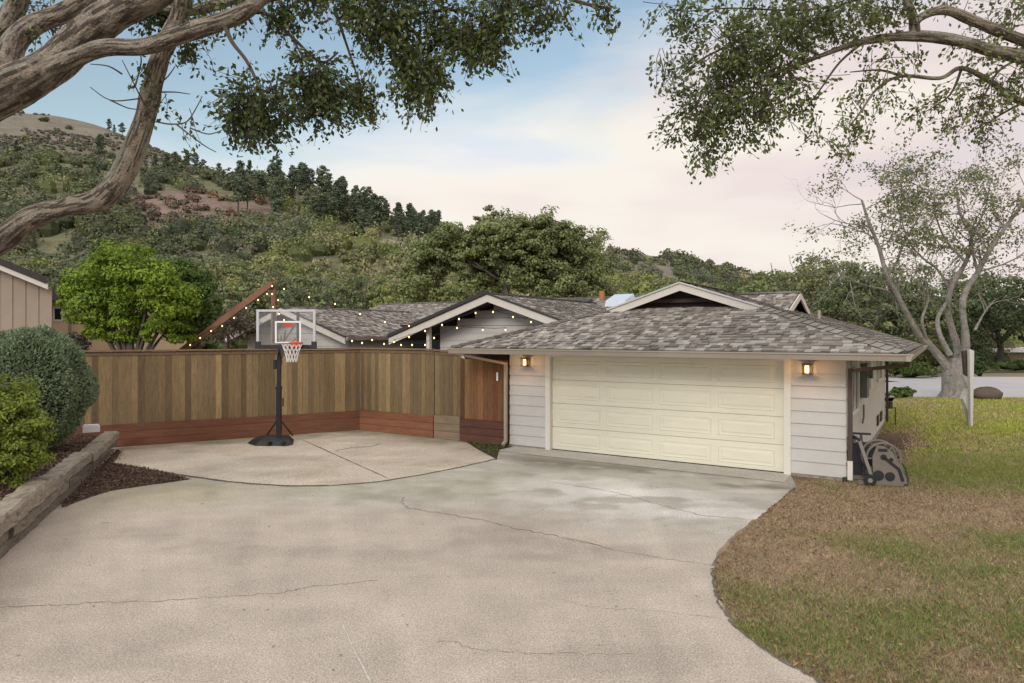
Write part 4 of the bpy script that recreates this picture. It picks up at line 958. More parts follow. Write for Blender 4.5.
# mulch triangle, 3-sided between wall and slabs
tri = [gp(121, 452), gp(113, 464), gp(150, 470), gp(190, 479.5), gp(150, 485), (gp(110, 491)), gp(85, 499), gp(62, 508)]
tri = [(p[0], p[1]) for p in tri]; 
mb = MB(); mb.add([(p[0], p[1], .012) for p in tri]+[(wallX(10.5)-.02, 10.5, .012), (wallX(13)-.02, 13, .012), (wallX(15.4)-.02, 15.4, .012)], [tuple(range(11))], (.085, .055, .04))
tag(mb.build('mulch_ground', M_mulch), kind='structure')
poly = tri+[(float(wallX(10.5)), 10.5), (float(wallX(13)), 13), (float(wallX(15.3)), 15.3)]
mb = MB(); n = 22000; x = R.uniform(-9.2, -5.5, n); y = R.uniform(9.5, 15.5, n); k = in_poly(x, y, poly); x, y = x[k], y[k]
CH = np.array([[.13, .075, .05], [.20, .125, .085], [.08, .05, .035], [.27, .19, .14]])
x = x+R.normal(size=len(x))*.05; y = y+R.normal(size=len(y))*.05
leaves(mb, np.c_[x, y, np.full(len(x), .03)], .055, CH[R.integers(0, 4, len(x))]*.85, upb=1.2, aspect=2.2)
n = 26000; y = R.uniform(5.5, 15, n); x = wallX(y)-.28-R.uniform(0, 1, n)**1.4*5
leaves(mb, np.c_[x, y, bedz(x, y)+.02], .055, CH[R.integers(0, 4, n)]*.8, upb=1.2, aspect=2.2)
n = 9000; y = R.uniform(8.5, 15, n); x = wallX(y)-.28-R.uniform(0, 1, n)**1.4*5
tag(mb.build('bark_mulch', M_leaf), kind='stuff')

# white landscape block on the wall end
mb = MB(); c = at(91, 429, 13.9); mb.box(c[0], c[1], c[2], .30, .16, .12, .6); mb.box(c[0]+.0, c[1], c[2]+.075, .26, .13, .03, .6); tag(mb.build('stone_block', M_white), 'small white block lying at the planter edge by the round shrub', 'block')

# ------------------------------------------------------------------ shrubs
random.seed(31)
Y = 12.6; c = at(30, 388, Y); r = empty('round_shrub', (c[0], c[1], 1.0), label='large clipped round grey green shrub in the planter bed', cat='shrub')
m = MB(); rx, rz = 54*Y/F, 61*Y/F
n = 48000; q = unit(n); rr = R.uniform(.88, 1.0, n); lump = 1+.05*np.sin(q[:, 0]*9)+.05*np.sin(q[:, 2]*8+2)+.03*np.sin(q[:, 1]*13)
P = c+q*np.array([rx, rx, rz])*(rr*lump)[:, None]; P = P[P[:, 2] > .45]; q = unit(1)
nn_ = (P-c); nn_ /= np.linalg.norm(nn_, axis=1)[:, None]
leaves(m, P, .062, np.array([.21, .27, .155]), aspect=2.6, upb=.1, dirs=nn_*1.6+[0, 0, .6], jc=.35)
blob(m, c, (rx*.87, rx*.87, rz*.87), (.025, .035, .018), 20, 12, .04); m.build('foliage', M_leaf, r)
m = MB(); m.tube([(c[0], c[1], .4), (c[0], c[1], 1.4)], .1, 7); m.build('stem', M_barkdark, r)
Y = 9.6; c = at(8, 424, Y); r = empty('leafy_shrub', (c[0], c[1], .6), label='loose yellow green shrub in front of the clipped round one', cat='shrub')
m = MB(); clumped(m, c-np.array([0, 0, .10]), (.50, .50, .80), 210, 110, .05, (.21, .265, .045), csize=.24, shell=.35, low=-.95, jc=.35, cj=.22); m.build('foliage', M_leaf, r)
m = MB()
for k in range(7): m.tube([(c[0], c[1], .55), (c[0]+random.uniform(-.4, .4), c[1]+random.uniform(-.3, .3), 1.3)], .015, 5)
m.build('stem', M_barkdark, r)
for (px, py, Y, s) in ((38, 462, 10.6, .16),):
    c = at(px, py, Y); m = MB(); clumped(m, c, (s, s, s*.9), 14, 60, .05, (.12, .14, .05), csize=.5); tag(m.build('low_plant', M_leaf), 'little green plant at the foot of the yellow green shrub', 'plant')

# bright green tree behind the fence
def puff_tree(px, py, Y, blobs, col, label, leafsz, n1, n2_, base=0):
    c0 = at(px, py, Y); r = empty('leafy_tree', (c0[0], Y, base), label=label, cat='tree')
    t = MB(); t.tube([(c0[0], Y, base-.3), (c0[0]+.05, Y, base+1.6), (c0[0], Y, base+2.6)], [.16, .12, .08], 8)
    for (a, b, ra, rb) in blobs: e = at(a, b, Y); t.tube([(c0[0], Y, base+1.3), (c0[0]*.5+e[0]*.5, Y, (base+1.4+e[2])/2), e], [.08, .06, .02], 5)
    t.build('trunk', M_barkdark, r); m = MB()
    for (a, b, ra, rb) in blobs:
        q = Y/F; c = at(a, b, Y+random.uniform(-.5, .5)); clumped(m, c, (ra*q, ra*q, rb*q), n1, n2_, leafsz, np.array(col)*random.uniform(.88, 1.12), csize=.40, shell=.8, low=-.8, aspect=2.2, core=None, jc=.32, cj=.25)
    m.build('crown', M_leaf, r)
puff_tree(130, 310, 19.0, [(125, 268, 30, 27), (98, 285, 26, 25), (152, 285, 28, 26), (88, 306, 22, 20), (118, 308, 34, 27), (152, 315, 30, 22), (174, 305, 22, 22), (120, 330, 28, 16), (165, 332, 26, 14), (80, 290, 14, 14)],
          (.21, .30, .035), 'bright lime green bushy tree rising behind the left fence', .11, 34, 150)
puff_tree(195, 315, 20.6, [(195, 285, 20, 20), (203, 302, 17, 20), (190, 318, 22, 22), (178, 272, 16, 12)], (.085, .14, .03), 'darker green tree tucked behind the right side of the lime green tree', .115, 40, 80)
for (a, b, Y, ra, rb, l) in ((228, 332, 24.5, 26, 26, 'grey brown twiggy bush behind the fence at the foot of the beam'), (70, 350, 20.0, 20, 18, 'dull brown hedge under the neighbouring house window')):
    c = at(a, b, Y); q = Y/F; m = MB(); clumped(m, c, (ra*q, ra*q, rb*q), 40, 45, .12, (.12, .10, .07), csize=.4, shell=.4, jc=.4)
    m.tube([(c[0], Y, 0), (c[0], Y, c[2])], .05, 5, col=(.1, .08, .06)); tag(m.build('twiggy_bush', M_leaf), l, 'bush')

# ------------------------------------------------------------------ neighbouring house
nh = empty('neighbour_house', (-19, 22, 0), label='taupe board sided neighbouring house with a dark roof at the left edge', cat='house')
Y = 22; a = at(-80, 232, Y); b = at(60, 289, Y); cw = at(52, 300, Y)[0]
mb = MB(); mb.add([(-26, Y, -.1), (cw, Y, -.1), (cw, Y, b[2]-.02), (-26, Y, b[2]-.02+(cw+26)*(a[2]-b[2])/(b[0]-a[0]))], [(0, 1, 2, 3)]); mb.add([(cw, Y, -.1), (cw-5.6, Y+7, -.1), (cw-5.6, Y+7, b[2]-.1), (cw, Y, b[2]-.1)], [(0, 1, 2, 3)])
wlo = mb.build('wall', M_taupe, nh)
mb = MB()
x = cw
while x > -25.5: mb.box(x-.03, Y-.012, (b[2]+(cw-x)*.4)/2-.05, .05, .02, b[2]+(cw-x)*.4-.1, 0); x -= .42
mb.build('batten', M_taupe, wlo)
sl_ = (a[2]-b[2])/(b[0]-a[0])
def npt(x, y, dz): return np.array([x, y, b[2]+(b[0]-x)*sl_+dz])
mb = MB()
for z0, z1, y0, y1, m_, nm in ((-.05, .12, Y-.6, Y-.56, M_fascia, 'fascia'), (.12, .34, Y-.66, Y+8, M_dkroof, 'roof')):
    m = MB(); V = [npt(b[0], y0, z0), npt(-27, y0, z0), npt(-27, y0, z1), npt(b[0], y0, z1), npt(b[0], y1, z0), npt(-27, y1, z0), npt(-27, y1, z1), npt(b[0], y1, z1)]
    V = [np.array([p[0]-(.80*(p[1]-Y) if p[1] > Y else 0), p[1], p[2]]) for p in V]
    m.add(V, [(0, 3, 2, 1), (4, 5, 6, 7), (0, 1, 5, 4), (3, 7, 6, 2), (0, 4, 7, 3), (1, 2, 6, 5)]); m.build(nm, m_, nh)
ch = empty('cream_house', (-20, 31, 0), label='cream stucco house glimpsed between the taupe house and the lime green tree', cat='house')
Y = 30; a = at(30, 290, Y); b = at(135, 350, Y)
mb = MB(); mb.b2(a[0], b[0], Y, Y+5, -.1, at(0, 302, Y)[2]); mb.build('wall', M_cream, ch)
mb = MB(); mb.b2(a[0]-.4, b[0]+.3, Y-.7, Y+5.5, at(0, 302, Y)[2], at(0, 290, Y)[2]); mb.build('roof', M_dkroof, ch)
p = at(58.5, 314, Y); f = MB(); f.b2(p[0]-.22, p[0]+.22, Y-.05, Y-.004, p[2]-.33, p[2]+.33); fo = f.build('window', M_trim, ch); f = MB(); f.b2(p[0]-.14, p[0]+.14, Y-.06, Y-.052, p[2]-.24, p[2]+.24); f.build('pane', M_glassdk, fo)
p = at(70, 325, Y); f = MB(); f.b2(p[0]-.05, p[0]+.05, Y-.07, Y-.003, 0, p[2]+.8); f.build('downspout', M_taupe, ch)

# ------------------------------------------------------------------ stained timber frame and string lights
bf = empty('timber_frame', at(250, 340, 19.8)*[1, 1, 0], label='red brown stained timber post with a long sloping brace behind the fence', cat='timber frame')
mb = MB(); mb.bar(at(187, 347, 19.8), at(272, 283, 19.8), .11, .17); mb.bar(at(187, 347, 19.8), at(120, 397, 19.8), .11, .17); mb.build('brace', M_beam, bf)
mb = MB(); p = at(273.5, 281, 19.92); mb.bar(p, (p[0], p[1], 0), .12, .12, up=(0, 1, 0)); mb.build('post', M_beam, bf)
def string(pts, lab, sag=.0):
    P = [at(*p) for p in pts]; r = empty('string_lights', P[0], label=lab, cat='string lights', group='warm string lights over the courtyard')
    m = MB(); W = []
    for p, q in zip(P[:-1], P[1:]):
        for k in range(4): f = k/4; W.append(p+(q-p)*f-np.array([0, 0, .10*f*(1-f)])+[0, 0, .07])
    W.append(P[-1]+[0, 0, .07]); m.tube(W, .006, 4); m.build('wire', M_wire, r)
    for p in P: 
        m = MB(); blob(m, p, (.021, .021, .027), (1, 1, 1), 8, 6, 0); m.build('bulb', M_bulb, r, smooth=True)
        s_ = MB(); s_.tube([p+[0, 0, .035], p+[0, 0, .07]], .014, 6); s_.build('socket', M_wire, r)
Y = 19.6
string([(x, y, Y) for x, y in ((190, 345), (200, 338), (211, 331), (222, 326), (234, 318), (246, 308), (258, 300), (267, 294))], 'string of bulbs climbing along the sloping timber brace')
string([(x, y, Y) for x, y in ((272, 294), (278, 300), (273, 307), (279, 314), (284, 320))], 'short string of bulbs hanging down beside the timber post')
string([(272, 286, Y), (284, 289, Y), (309, 297, Y), (335, 304, Y), (360, 314, Y), (385, 322, Y), (409, 326, Y)], 'string of bulbs swinging from the timber post to the middle gable')
Y = 18.6
string([(x, y, Y) for x, y in ((394, 342), (409, 337), (425, 331), (442, 325), (459, 319), (475.6, 313), (493, 312), (513, 317), (531, 322))], 'string of bulbs following the fascia of the middle gable')
string([(x, y, Y) for x, y in ((352, 341), (362, 343), (372, 340), (384, 344), (401, 345), (412, 345), (425, 345), (434, 338), (457, 328), (482.7, 330), (505.5, 330))], 'low string of bulbs crossing above the fence top in front of the middle gable')

# ------------------------------------------------------------------ basketball hoop
Yh = 16.3; bx_, by_ = (272-512)*Yh/F, Yh
hp = empty('basketball_hoop', (bx_, by_, .01), label='portable basketball hoop with clear backboard and black wheeled base standing by the fence', cat='basketball hoop')
X = lambda px, Y=Yh: (px-512)*Y/F
mb = MB()   # base: wedge tank
x0, x1 = X(248), X(295.5); V = []
prof = [(x0, .16, .26), (x0+.12, .0, .30), (x1-.06, .0, .40), (x1, .10, .36)]
yb, yf = Yh+.55, Yh-.35
V = [(x0+.02, yb-.05, .02), (x1-.22, yb, .02), (x1, yf+.15, .02), (x1-.08, yf, .02), (x0+.3, yf, .02), (x0-.02, yf+.35, .02)]
T_ = [(x0+.12, yb-.15, .13), (x1-.30, yb-.1, .14), (x1-.10, yf+.2, .13), (x1-.16, yf+.08, .11), (x0+.36, yf+.08, .11), (x0+.10, yf+.4, .12)]
T2 = [((a[0]*.35+.65*(x0+x1)/2), (a[1]*.35+.65*Yh), .19) for a in T_]
mb.add(V+T_+T2, [(0, 1, 7, 6), (1, 2, 8, 7), (2, 3, 9, 8), (3, 4, 10, 9), (4, 5, 11, 10), (5, 0, 6, 11)]+[(6+i, 6+(i+1) % 6, 12+(i+1) % 6, 12+i) for i in range(6)]+[tuple(range(12, 18)), tuple(reversed(range(6)))])
mb.build('base', M_black, hp)
mb = MB(); 
for px in (268, 277, 286): mb.tube([(X(px), yf-.02, .06), (X(px)+.05, yf-.02, .06)], .055, 10)
for k in (0, 1): mb2 = MB(); xx = x1-.2-k*.32; mb2.tube([(xx, yf+.02, .055), (xx+.05, yf-.01, .055)], .06, 12); mb2.build('wheel', M_blackm, hp)
px_ = X(279.5); mb = MB(); mb.bar((px_, Yh-.05, .12), (px_, Yh-.05, 1.35), .105, .105, up=(0, 1, 0)); mb.bar((px_, Yh-.05, 1.33), (px_+.01, Yh-.05, 2.45), .085, .085, up=(0, 1, 0)); mb.box(px_, Yh-.05, 1.34, .125, .125, .07); mb.build('pole', M_blackm, hp)
for sx in (-.42, .22): m = MB(); m.tube([(px_-.02, Yh+.0, .62), (px_+sx, Yh+.3, .15)], .016, 6); m.build('brace', M_blackm, hp)
m = MB(); m.bar((px_+.10, Yh-.05, 1.1), (px_+.10, Yh-.05, .9), .03, .02, up=(0, 1, 0)); m.box(px_-.08, Yh-.05, 1.9, .07, .1, .22); m.build('height_adjuster', M_blackm, hp)
# board
bl, br, zt, zb = X(256.5, 15.75), X(315.5, 15.75), 2.6-(309.5-HZ)*15.75/F, 2.6-(347.5-HZ)*15.75/F; Yb = 15.75
m = MB()
for dz in (0, .32): 
    for sx in (-.05, .05): m.bar((px_+sx, Yh-.02, 2.05+dz), ((bl+br)/2+sx*4, Yb+.05, zb+.22+dz), .02, .04)
m.bar((px_+.06, Yh-.02, 2.1), (px_+.30, Yb+.06, 2.72), .03, .04); m.bar((px_+.0, Yh+.15, 1.9), (px_+.2, Yb+.06, 2.6), .03, .04); m.build('mounting_arm', M_grey, hp)
m = MB(); m.b2(bl+.03, br-.03, Yb-.006, Yb+.006, zb+.05, zt-.03); bo = m.build('backboard', M_acry, hp)
m = MB(); m.b2(bl, br, Yb-.022, Yb+.022, zt-.05, zt); m.b2(bl, bl+.055, Yb-.02, Yb+.02, zb+.06, zt-.05); m.b2(br-.055, br, Yb-.02, Yb+.02, zb+.06, zt-.05); m.build('frame', M_alum, bo)
m = MB(); m.b2(bl-.02, br+.02, Yb-.035, Yb+.03, zb-.03, zb+.06); m.b2(bl-.02, bl+.09, Yb-.034, Yb+.029, zb+.06, zb+.14); m.b2(br-.09, br+.02, Yb-.034, Yb+.029, zb+.06, zb+.14); m.build('bottom_pad', M_black, bo)
for xx in (X(274, 15.8), X(298, 15.8)): m = MB(); m.b2(xx-.03, xx+.03, Yb+.025, Yb+.05, zb+.1, zt-.06); m.build('rear_strut', M_black, bo)
i0, i1, j0, j1 = X(275, 15.75), X(301, 15.75), zb+.10, 2.6-(321-HZ)*15.75/F
m = MB()
for a, b_, c_, d_ in ((i0, i1, j1-.04, j1), (i0, i0+.04, j0, j1-.04), (i1-.04, i1, j0, j1-.04), (i0+.04, i1-.04, j0, j0+.03)): m.b2(a, b_, Yb-.012, Yb-.008, c_, d_)
m.build('target_square', M_white, bo)
m = MB(); cx = (i0+i1)/2; m.b2(cx-.10, cx+.12, Yb-.014, Yb-.009, j1-.13, j1-.06); m.build('board_logo', M_red, bo)
# rim + net
rc = np.array([X(292.5, 15.45), 15.40, 2.6-(343.5-HZ)*15.4/F]); rrd = .225
m = MB(); pts = [rc+np.array([math.cos(a)*rrd, math.sin(a)*rrd, 0]) for a in np.linspace(0, 2*math.pi, 29)]; m.tube(pts, .012, 6); m.bar(rc+[-.12, .2, 0], rc+[-.12, .36, -.0], .03, .05); m.bar(rc+[.12, .2, 0], rc+[.12, .36, 0], .03, .05); m.b2(rc[0]-.1, rc[0]+.1, 15.6, 15.74, rc[2]-.09, rc[2]+.03); m.build('rim', M_red, hp)
m = MB(); nr_ = 12; lv = [(0, rrd), (.09, .19), (.19, .155), (.30, .125), (.42, .11)]
for j in range(4):
    for k in range(nr_):
        a0 = 2*math.pi*(k+.5*(j % 2))/nr_; 
        for sg in (-.5, .5):
            a1 = a0+sg*2*math.pi/nr_; c1 = (.75, .75, .72) if j > 0 else (.55, .08, .05); c1 = (.75, .75, .72)
            m.tube([rc+[math.cos(a0)*lv[j][1], math.sin(a0)*lv[j][1], -lv[j][0]], rc+[math.cos(a1)*lv[j+1][1], math.sin(a1)*lv[j+1][1], -lv[j+1][0]]], .0065, 4, col=c1, cap=False)
m.build('net', M_net, hp)

# ------------------------------------------------------------------ hose reel cart by the wall corner
hr = empty('hose_reel_cart', (6.35, 12.0, 0), -.25, label='tan and black wheeled hose reel cart parked against the garage side wall', cat='hose reel')
def lb2(m, x0, x1, y0, y1, z0, z1): m.b2(x0, x1, y0, y1, z0, z1)
m = MB(); m.bar((-.30, -.22, .05), (.42, -.22, .05), .05, .07); m.bar((-.30, .22, .05), (.42, .22, .05), .05, .07); m.bar((.38, -.25, .05), (.38, .25, .05), .06, .06); m.build('base_frame', M_tan, hr, local=True)
for y in (-.23, .23):
    out = [(-.06, .06), (.47, .06), (.45, .15), (.36, .36), (.24, .60), (.12, .68), (.0, .70), (-.07, .5)]
    m = MB(); V = [(a, y-.018, b) for a, b in out]+[(a, y+.018, b) for a, b in out]; k = len(out)
    m.add(V, [tuple(range(k)), tuple(reversed(range(k, 2*k)))]); m.add(V, np.array([(a, k+a, k+(a+1) % k, (a+1) % k) for a in range(k)])); sfo = m.build('side_frame', M_tan, hr, local=True)
    m = MB(); sy = -.022 if y < 0 else .022
    for p_, q_ in (((.10, .50), (.34, .30)), ((.34, .30), (.40, .10)), ((.02, .62), (.16, .62))): m.bar((p_[0], y+sy, p_[1]), (q_[0], y+sy, q_[1]), .012, .05, up=(0, 1, 0) if abs(p_[0]-q_[0]) < .02 else (0, 0, 1))
    for a_, b_, r_ in ((.10, .5, .05), (.22, .46, .035), (.02, .18, .09), (.20, .17, .08)): m.tube([(a_, y+sy-.006, b_), (a_, y+sy+.006, b_)], r_, 12)
    m.build('dark_recess', M_black, sfo, local=True)
    m = MB(); m.bar((-.05, y, .05), (-.28, y, .78), .035, .05, up=(1, 0, 0)); m.build('handle_arm', M_grey, hr, local=True)
for y in (-.17, .17):
    m = MB(); ring = [(.12+.27*math.cos(a), y, .46+.27*math.sin(a)) for a in np.linspace(0, 2*math.pi, 25)]; m.tube(ring, .022, 6)
    for a in np.linspace(0, 2*math.pi, 7)[:-1]: m.bar((.12, y, .46), (.12+.27*math.cos(a), y, .46+.27*math.sin(a)), .02, .05, up=(0, 1, 0))
    m.build('reel_flange', M_tan, hr, local=True)
m = MB()
for k in range(9):
    y = -.14+k*.035; rk = .16+.015*(k % 3); m.tube([(.12+rk*math.cos(a), y, .46+rk*math.sin(a)) for a in np.linspace(0, 2*math.pi, 21)], .018, 5)
m.build('coiled_hose', M_hose, hr, local=True)
m = MB(); m.tube([(.36, -.1, .5), (.47, -.15, .3), (.50, -.2, .12), (.46, -.24, .03)], .018, 6); m.build('loose_hose', M_hose, hr, local=True)
for y in (-.28, .28): m = MB(); m.tube([(-.12, y-.03, .10), (-.12, y+.03, .10)], .10, 16); w_ = m.build('wheel', M_black, hr, local=True); m = MB(); m.tube([(-.12, y-.034, .10), (-.12, y+.034, .10)], .04, 10); m.build('hub', M_grey, w_, local=True)
m = MB(); m.bar((-.28, -.25, .78), (-.28, .25, .78), .04, .04); m.build('handle_bar', M_black, hr, local=True)
# black tool caddy behind the cart
tcx = empty('tool_rack', (6.22, 12.35, 0), -.4, label='black two post garden stand between the downspout and the hose reel', cat='garden stand')
m = MB(); m.bar((-.18, -.1, .02), (-.10, 0, .82), .045, .045, up=(0, 1, 0)); m.bar((.14, -.1, .02), (.08, 0, .82), .045, .045, up=(0, 1, 0)); m.build('leg', M_black, tcx, local=True)
m = MB(); m.bar((-.30, 0, .82), (.24, 0, .82), .05, .035); m.build('top_bar', M_black, tcx, local=True)
m = MB(); m.b2(-.24, .2, -.12, .1, .30, .66); m.b2(-.16, .10, -.1, .08, .05, .30); m.tube([(-.1, -.1, .5), (-.1, .1, .5)], .14, 12); m.build('body', M_black, tcx, local=True)
# ------------------------------------------------------------------ sign post, boulder, plants across the lawn
sp = empty('sign_post', at(972, 427, 19.3)*[1, 1, 0], label='weathered white wooden post with a torn pointed panel standing on the lawn', cat='sign post')
a = at(972, 428, 19.3); zt = at(0, 349, 19.3)[2]
m = MB(); m.add([(a[0]-.03, 19.3, -.1), (a[0]+.03, 19.3, -.1), (a[0]+.07, 19.3, zt-.05), (a[0]-.06, 19.3, zt), (a[0]-.03, 19.4, -.1), (a[0]+.03, 19.4, -.1), (a[0]+.07, 19.4, zt-.05), (a[0]-.06, 19.4, zt)], np.array(BF)[[0, 1, 2, 3, 4, 5]]*0+np.array([(0, 1, 2, 3), (4, 7, 6, 5), (0, 4, 5, 1), (1, 5, 6, 2), (2, 6, 7, 3), (3, 7, 4, 0)])); m.build('post', M_sign, sp)
q = [at(x, y, 19.6) for x, y in ((964.5, 376), (968, 388), (963.5, 399), (968.5, 412), (971.5, 426), (972.5, 376))]
m = MB(); V = q+[p+[-.03, .12, 0] for p in q]; n = 6; m.add(V, [tuple(range(n)), tuple(reversed(range(n, 2*n)))]+[]); m.add(V, np.array([(i, n+i, n+(i+1) % n, (i+1) % n) for i in range(n)])); m.build('pointed_panel', M_sign, sp)
q = [at(x, y, 19.58) for x, y in ((963, 351), (969, 350), (970, 378), (965, 374))]; m = MB(); V = q+[p+[0, .08, 0] for p in q]; m.add(V, [(0, 1, 2, 3), (4, 7, 6, 5)]+[(i, 4+i, 4+(i+1) % 4, (i+1) % 4) for i in range(4)]); m.build('top_board', M_dkwood, sp)
m = MB(); c = at(987, 394, 27.6); blob(m, c, (.60, .4, .30), (.5, .5, .5), 14, 9, .05); tag(m.build('boulder', M_rock, smooth=True), 'brown rounded boulder at the lawn edge right of the pale tree', 'boulder')
for (a, b, Y, ra, rb, col, l, nm) in ((912, 371, 42.5, 24, 10, (.09, .13, .03), 'bright green low hedge across the street left of the pale tree', 'hedge'), (895, 366, 45, 20, 13, (.07, .09, .035), 'dark bush behind the green hedge left of the pale tree', 'bush'),
     (979, 368, 44, 7, 15, (.05, .08, .025), 'clipped dark green bush across the street right of the sign post', 'bush'), (902, 394, 28.3, 14, 6, (.10, .15, .03), 'strip of low green plants at the lawn edge beyond the garage', 'low_plant'),
     (936, 358, 47, 20, 14, (.09, .10, .035), 'olive bush behind the pale tree trunk across the street', 'bush'), (1015, 366, 52, 30, 6, (.08, .12, .03), 'long low green hedge across the street at the right edge', 'hedge'), (960, 352, 50, 26, 18, (.05, .065, .028), 'dark shrub mass behind the sign post across the street', 'bush')):
    c = at(a, b, Y); q = Y/F; m = MB(); clumped(m, c, (ra*q, ra*q*.7, rb*q), 60, 50, .0036*Y, col, csize=.4, shell=.5, core=np.array(col)*.5); m.tube([(c[0], Y, -.2), (c[0], Y, c[2])], .06, 5, col=(.1, .08, .06)); tag(m.build(nm, M_leaf), l, nm.replace('_', ' '))
for (a, b, s_) in ((926, 377.5, .3), (931, 377, .34), (939, 377.5, .36), (944, 377.5, .3), (935, 376, .22)):
    c = at(a, b, 43.2); m = MB(); m.tube([(c[0], c[1], -.05), (c[0], c[1], c[2])], [s_*.65, s_], 10); o = m.build('terracotta_pot', M_terr if s_ != .22 else M_dkwood); tag(o, 'terracotta pot in the row across the street seen left of the pale tree trunk' if s_ != .22 else 'small dark brown pot among the terracotta pots across the street', 'pot', 'pots across the street')
fh = empty('far_house', at(1010, 370, 62)*[1, 1, 0], label='low house with pale roof edge across the street at the far right', cat='house')
a = at(992, 372, 62); b = at(1060, 352, 62); m = MB(); m.b2(a[0], b[0], 62, 68, 0, b[2]); m.build('wall', M_taupe, fh); m = MB(); m.b2(a[0]-.6, b[0], 61, 69, b[2], b[2]+.35); m.build('roof', M_white, fh)
# ------------------------------------------------------------------ overhanging oaks, trunks just outside the view
random.seed(77)
def smooth(pts, rr, k=5):
    n = len(pts); oo = []; ro = []
    for i in range(n-1):
        for j in range(k):
            f = j/k; p0 = pts[max(i-1, 0)]; p1 = pts[i]; p2 = pts[i+1]; p3 = pts[min(i+2, n-1)]
            oo.append(.5*((2*p1)+(-p0+p2)*f+(2*p0-5*p1+4*p2-p3)*f*f+(-p0+3*p1-3*p2+p3)*f**3)); ro.append(rr[i]+(rr[i+1]-rr[i])*f)
    oo.append(pts[-1]); ro.append(rr[-1]); return oo, ro
def fl(m, pts, widths, seg=14, rough=.06):
    """pts (px,py,Y) with on-picture widths turned into metres at their own depth"""
    P = [at(*p) for p in pts]; W = [w_*.9*p[2]/F/2 for w_, p in zip(widths, pts)]; a, b = smooth(P, W, 13)
    n = len(a); kk = random.random()*50; b = [x*(1+rough*2.4*(float(vnoise(i*.2, kk, 2))-.5)) for i, x in enumerate(b)]; m.tube(a, b, 44, jit=.012, ridge=.13)
    return a, b
def spray(mL, mT, c, r, ntwig, nper, size, col, droop=.35, org=None):
    """leafy sprays through an ellipsoid: each a thin twig carrying leaves"""
    c = np.array(c); r = np.array(r)
    for k in range(ntwig):
        u = unit(1)[0]; p = c+u*r*R.uniform(.0, 1)**.45*.88; d = (p-(np.array(org) if org is not None else c+[0, 0, .3])); d = d/max(np.linalg.norm(d), .05)+R.normal(size=3)*.6; d[2] -= droop*R.uniform(0, 1); d /= np.linalg.norm(d)
        L = random.uniform(.14, .34); q = p+d*L; mid = (p+q)/2+R.normal(size=3)*.02
        mT.tube([p-d*.12, p, mid, q], [.005, .0045, .003, .002], 3, cap=False)
        n = int(nper*random.uniform(.6, 1.4)); f = R.uniform(0, 1, (n, 1)); P = p+(q-p)*f+R.normal(size=(n, 3))*.045
        leaves(mL, P, size, np.array(col)*random.uniform(.75, 1.25), aspect=1.75, jc=.32, dirs=np.tile(d, (n, 1)), upb=.5)
oakL = empty('oak_tree', (-9.4, 8.2, .5), label='grey barked leaning oak whose heavy limbs arch across the upper left', cat='tree')
m = MB()
m.tube([(-9.6, 8.2, .1), (-9.3, 8.1, 1.5), (-8.9, 7.9, 2.8), (-8.2, 7.7, 3.9), (-7.5, 7.6, 4.6)], [.62, .50, .46, .40, .36], 24, jit=.03, ridge=.1)
m.build('trunk', M_bark, oakL)
def limb(*a, **k):
    mm = MB(); r_ = fl(mm, *a, **k); mm.build('limb', M_bark, oakL, smooth=True); return r_
limb([(-190, 160, 7.6), (-90, 128, 7.6), (0, 92, 7.5), (50, 66, 7.5), (84, 36, 7.4), (118, 12, 7.3), (160, -8, 7.2), (230, -45, 7.0)], [70, 60, 50, 38, 34, 34, 30, 24])
limb([(40, 76, 7.5), (66, 62, 7.35), (101, 48, 7.2), (145, 46, 7.1), (188, 32, 7.0), (236, 16, 6.9), (262, -2, 6.9), (300, -32, 6.8)], [26, 20, 19, 18, 19, 17, 14, 11])
limb([(-120, 300, 8.0), (-50, 262, 8.0), (-5, 244, 8.0), (30, 218, 7.9), (67, 207, 7.9), (103, 197, 7.8), (126, 168, 7.7), (143, 126, 7.6), (152, 86, 7.5), (163, 50, 7.4), (178, 20, 7.3), (185, -12, 7.2)], [34, 30, 27, 25, 20, 24, 25, 22, 20, 20, 20, 18])
limb([(-20, 60, 7.9), (3, 66, 7.9), (14, 42, 8.0), (34, 24, 8.1), (64, 12, 8.2), (90, -6, 8.3), (120, -30, 8.3)], [40, 30, 26, 22, 19, 17, 14])
limb([(-40, 40, 8.1), (0, 30, 8.1), (14, 8, 8.2), (24, -16, 8.3)], [34, 26, 22, 18])
limb([(126, -10, 7.6), (160, 8, 7.7), (190, 10, 7.8), (225, 2, 7.9), (270, -14, 8.0)], [20, 15, 13, 11, 9])
# joining root of the low limb to the trunk
mm = MB(); mm.tube([(-9.1, 8.1, 1.9), tuple(at(-120, 300, 8.0))], [.3, .22], 24, jit=.03, ridge=.1); mm.build('limb', M_bark, oakL)
tw = MB(); lf = MB()
def twig(pts, w0, w1=1):
    n = len(pts); a, b = smooth([at(*p) for p in pts], [(w0+(w1-w0)*i/(n-1))*pts[0][2]/F/2 for i in range(n)], 4); tw.tube(a, b, 6, cap=False); return a
twig([(224, 24, 6.9), (232, 42, 6.9), (246, 60, 6.9), (256, 80, 6.9), (262, 96, 6.9)], 5, 2.5)
twig([(232, 20, 6.9), (262, 12, 7.1), (290, 35, 7.2), (320, 62, 7.3), (338, 52, 7.3)], 5, 2)
twig([(290, 35, 7.2), (300, 52, 7.2), (312, 75, 7.2)], 3, 1.5)
twig([(262, 0, 6.9), (330, -12, 7.1), (380, 5, 7.2), (420, 40, 7.3), (418, 80, 7.3)], 7, 2)
twig([(380, 5, 7.2), (400, 15, 7.2), (460, 10, 7.3), (495, 30, 7.3)], 5, 2)
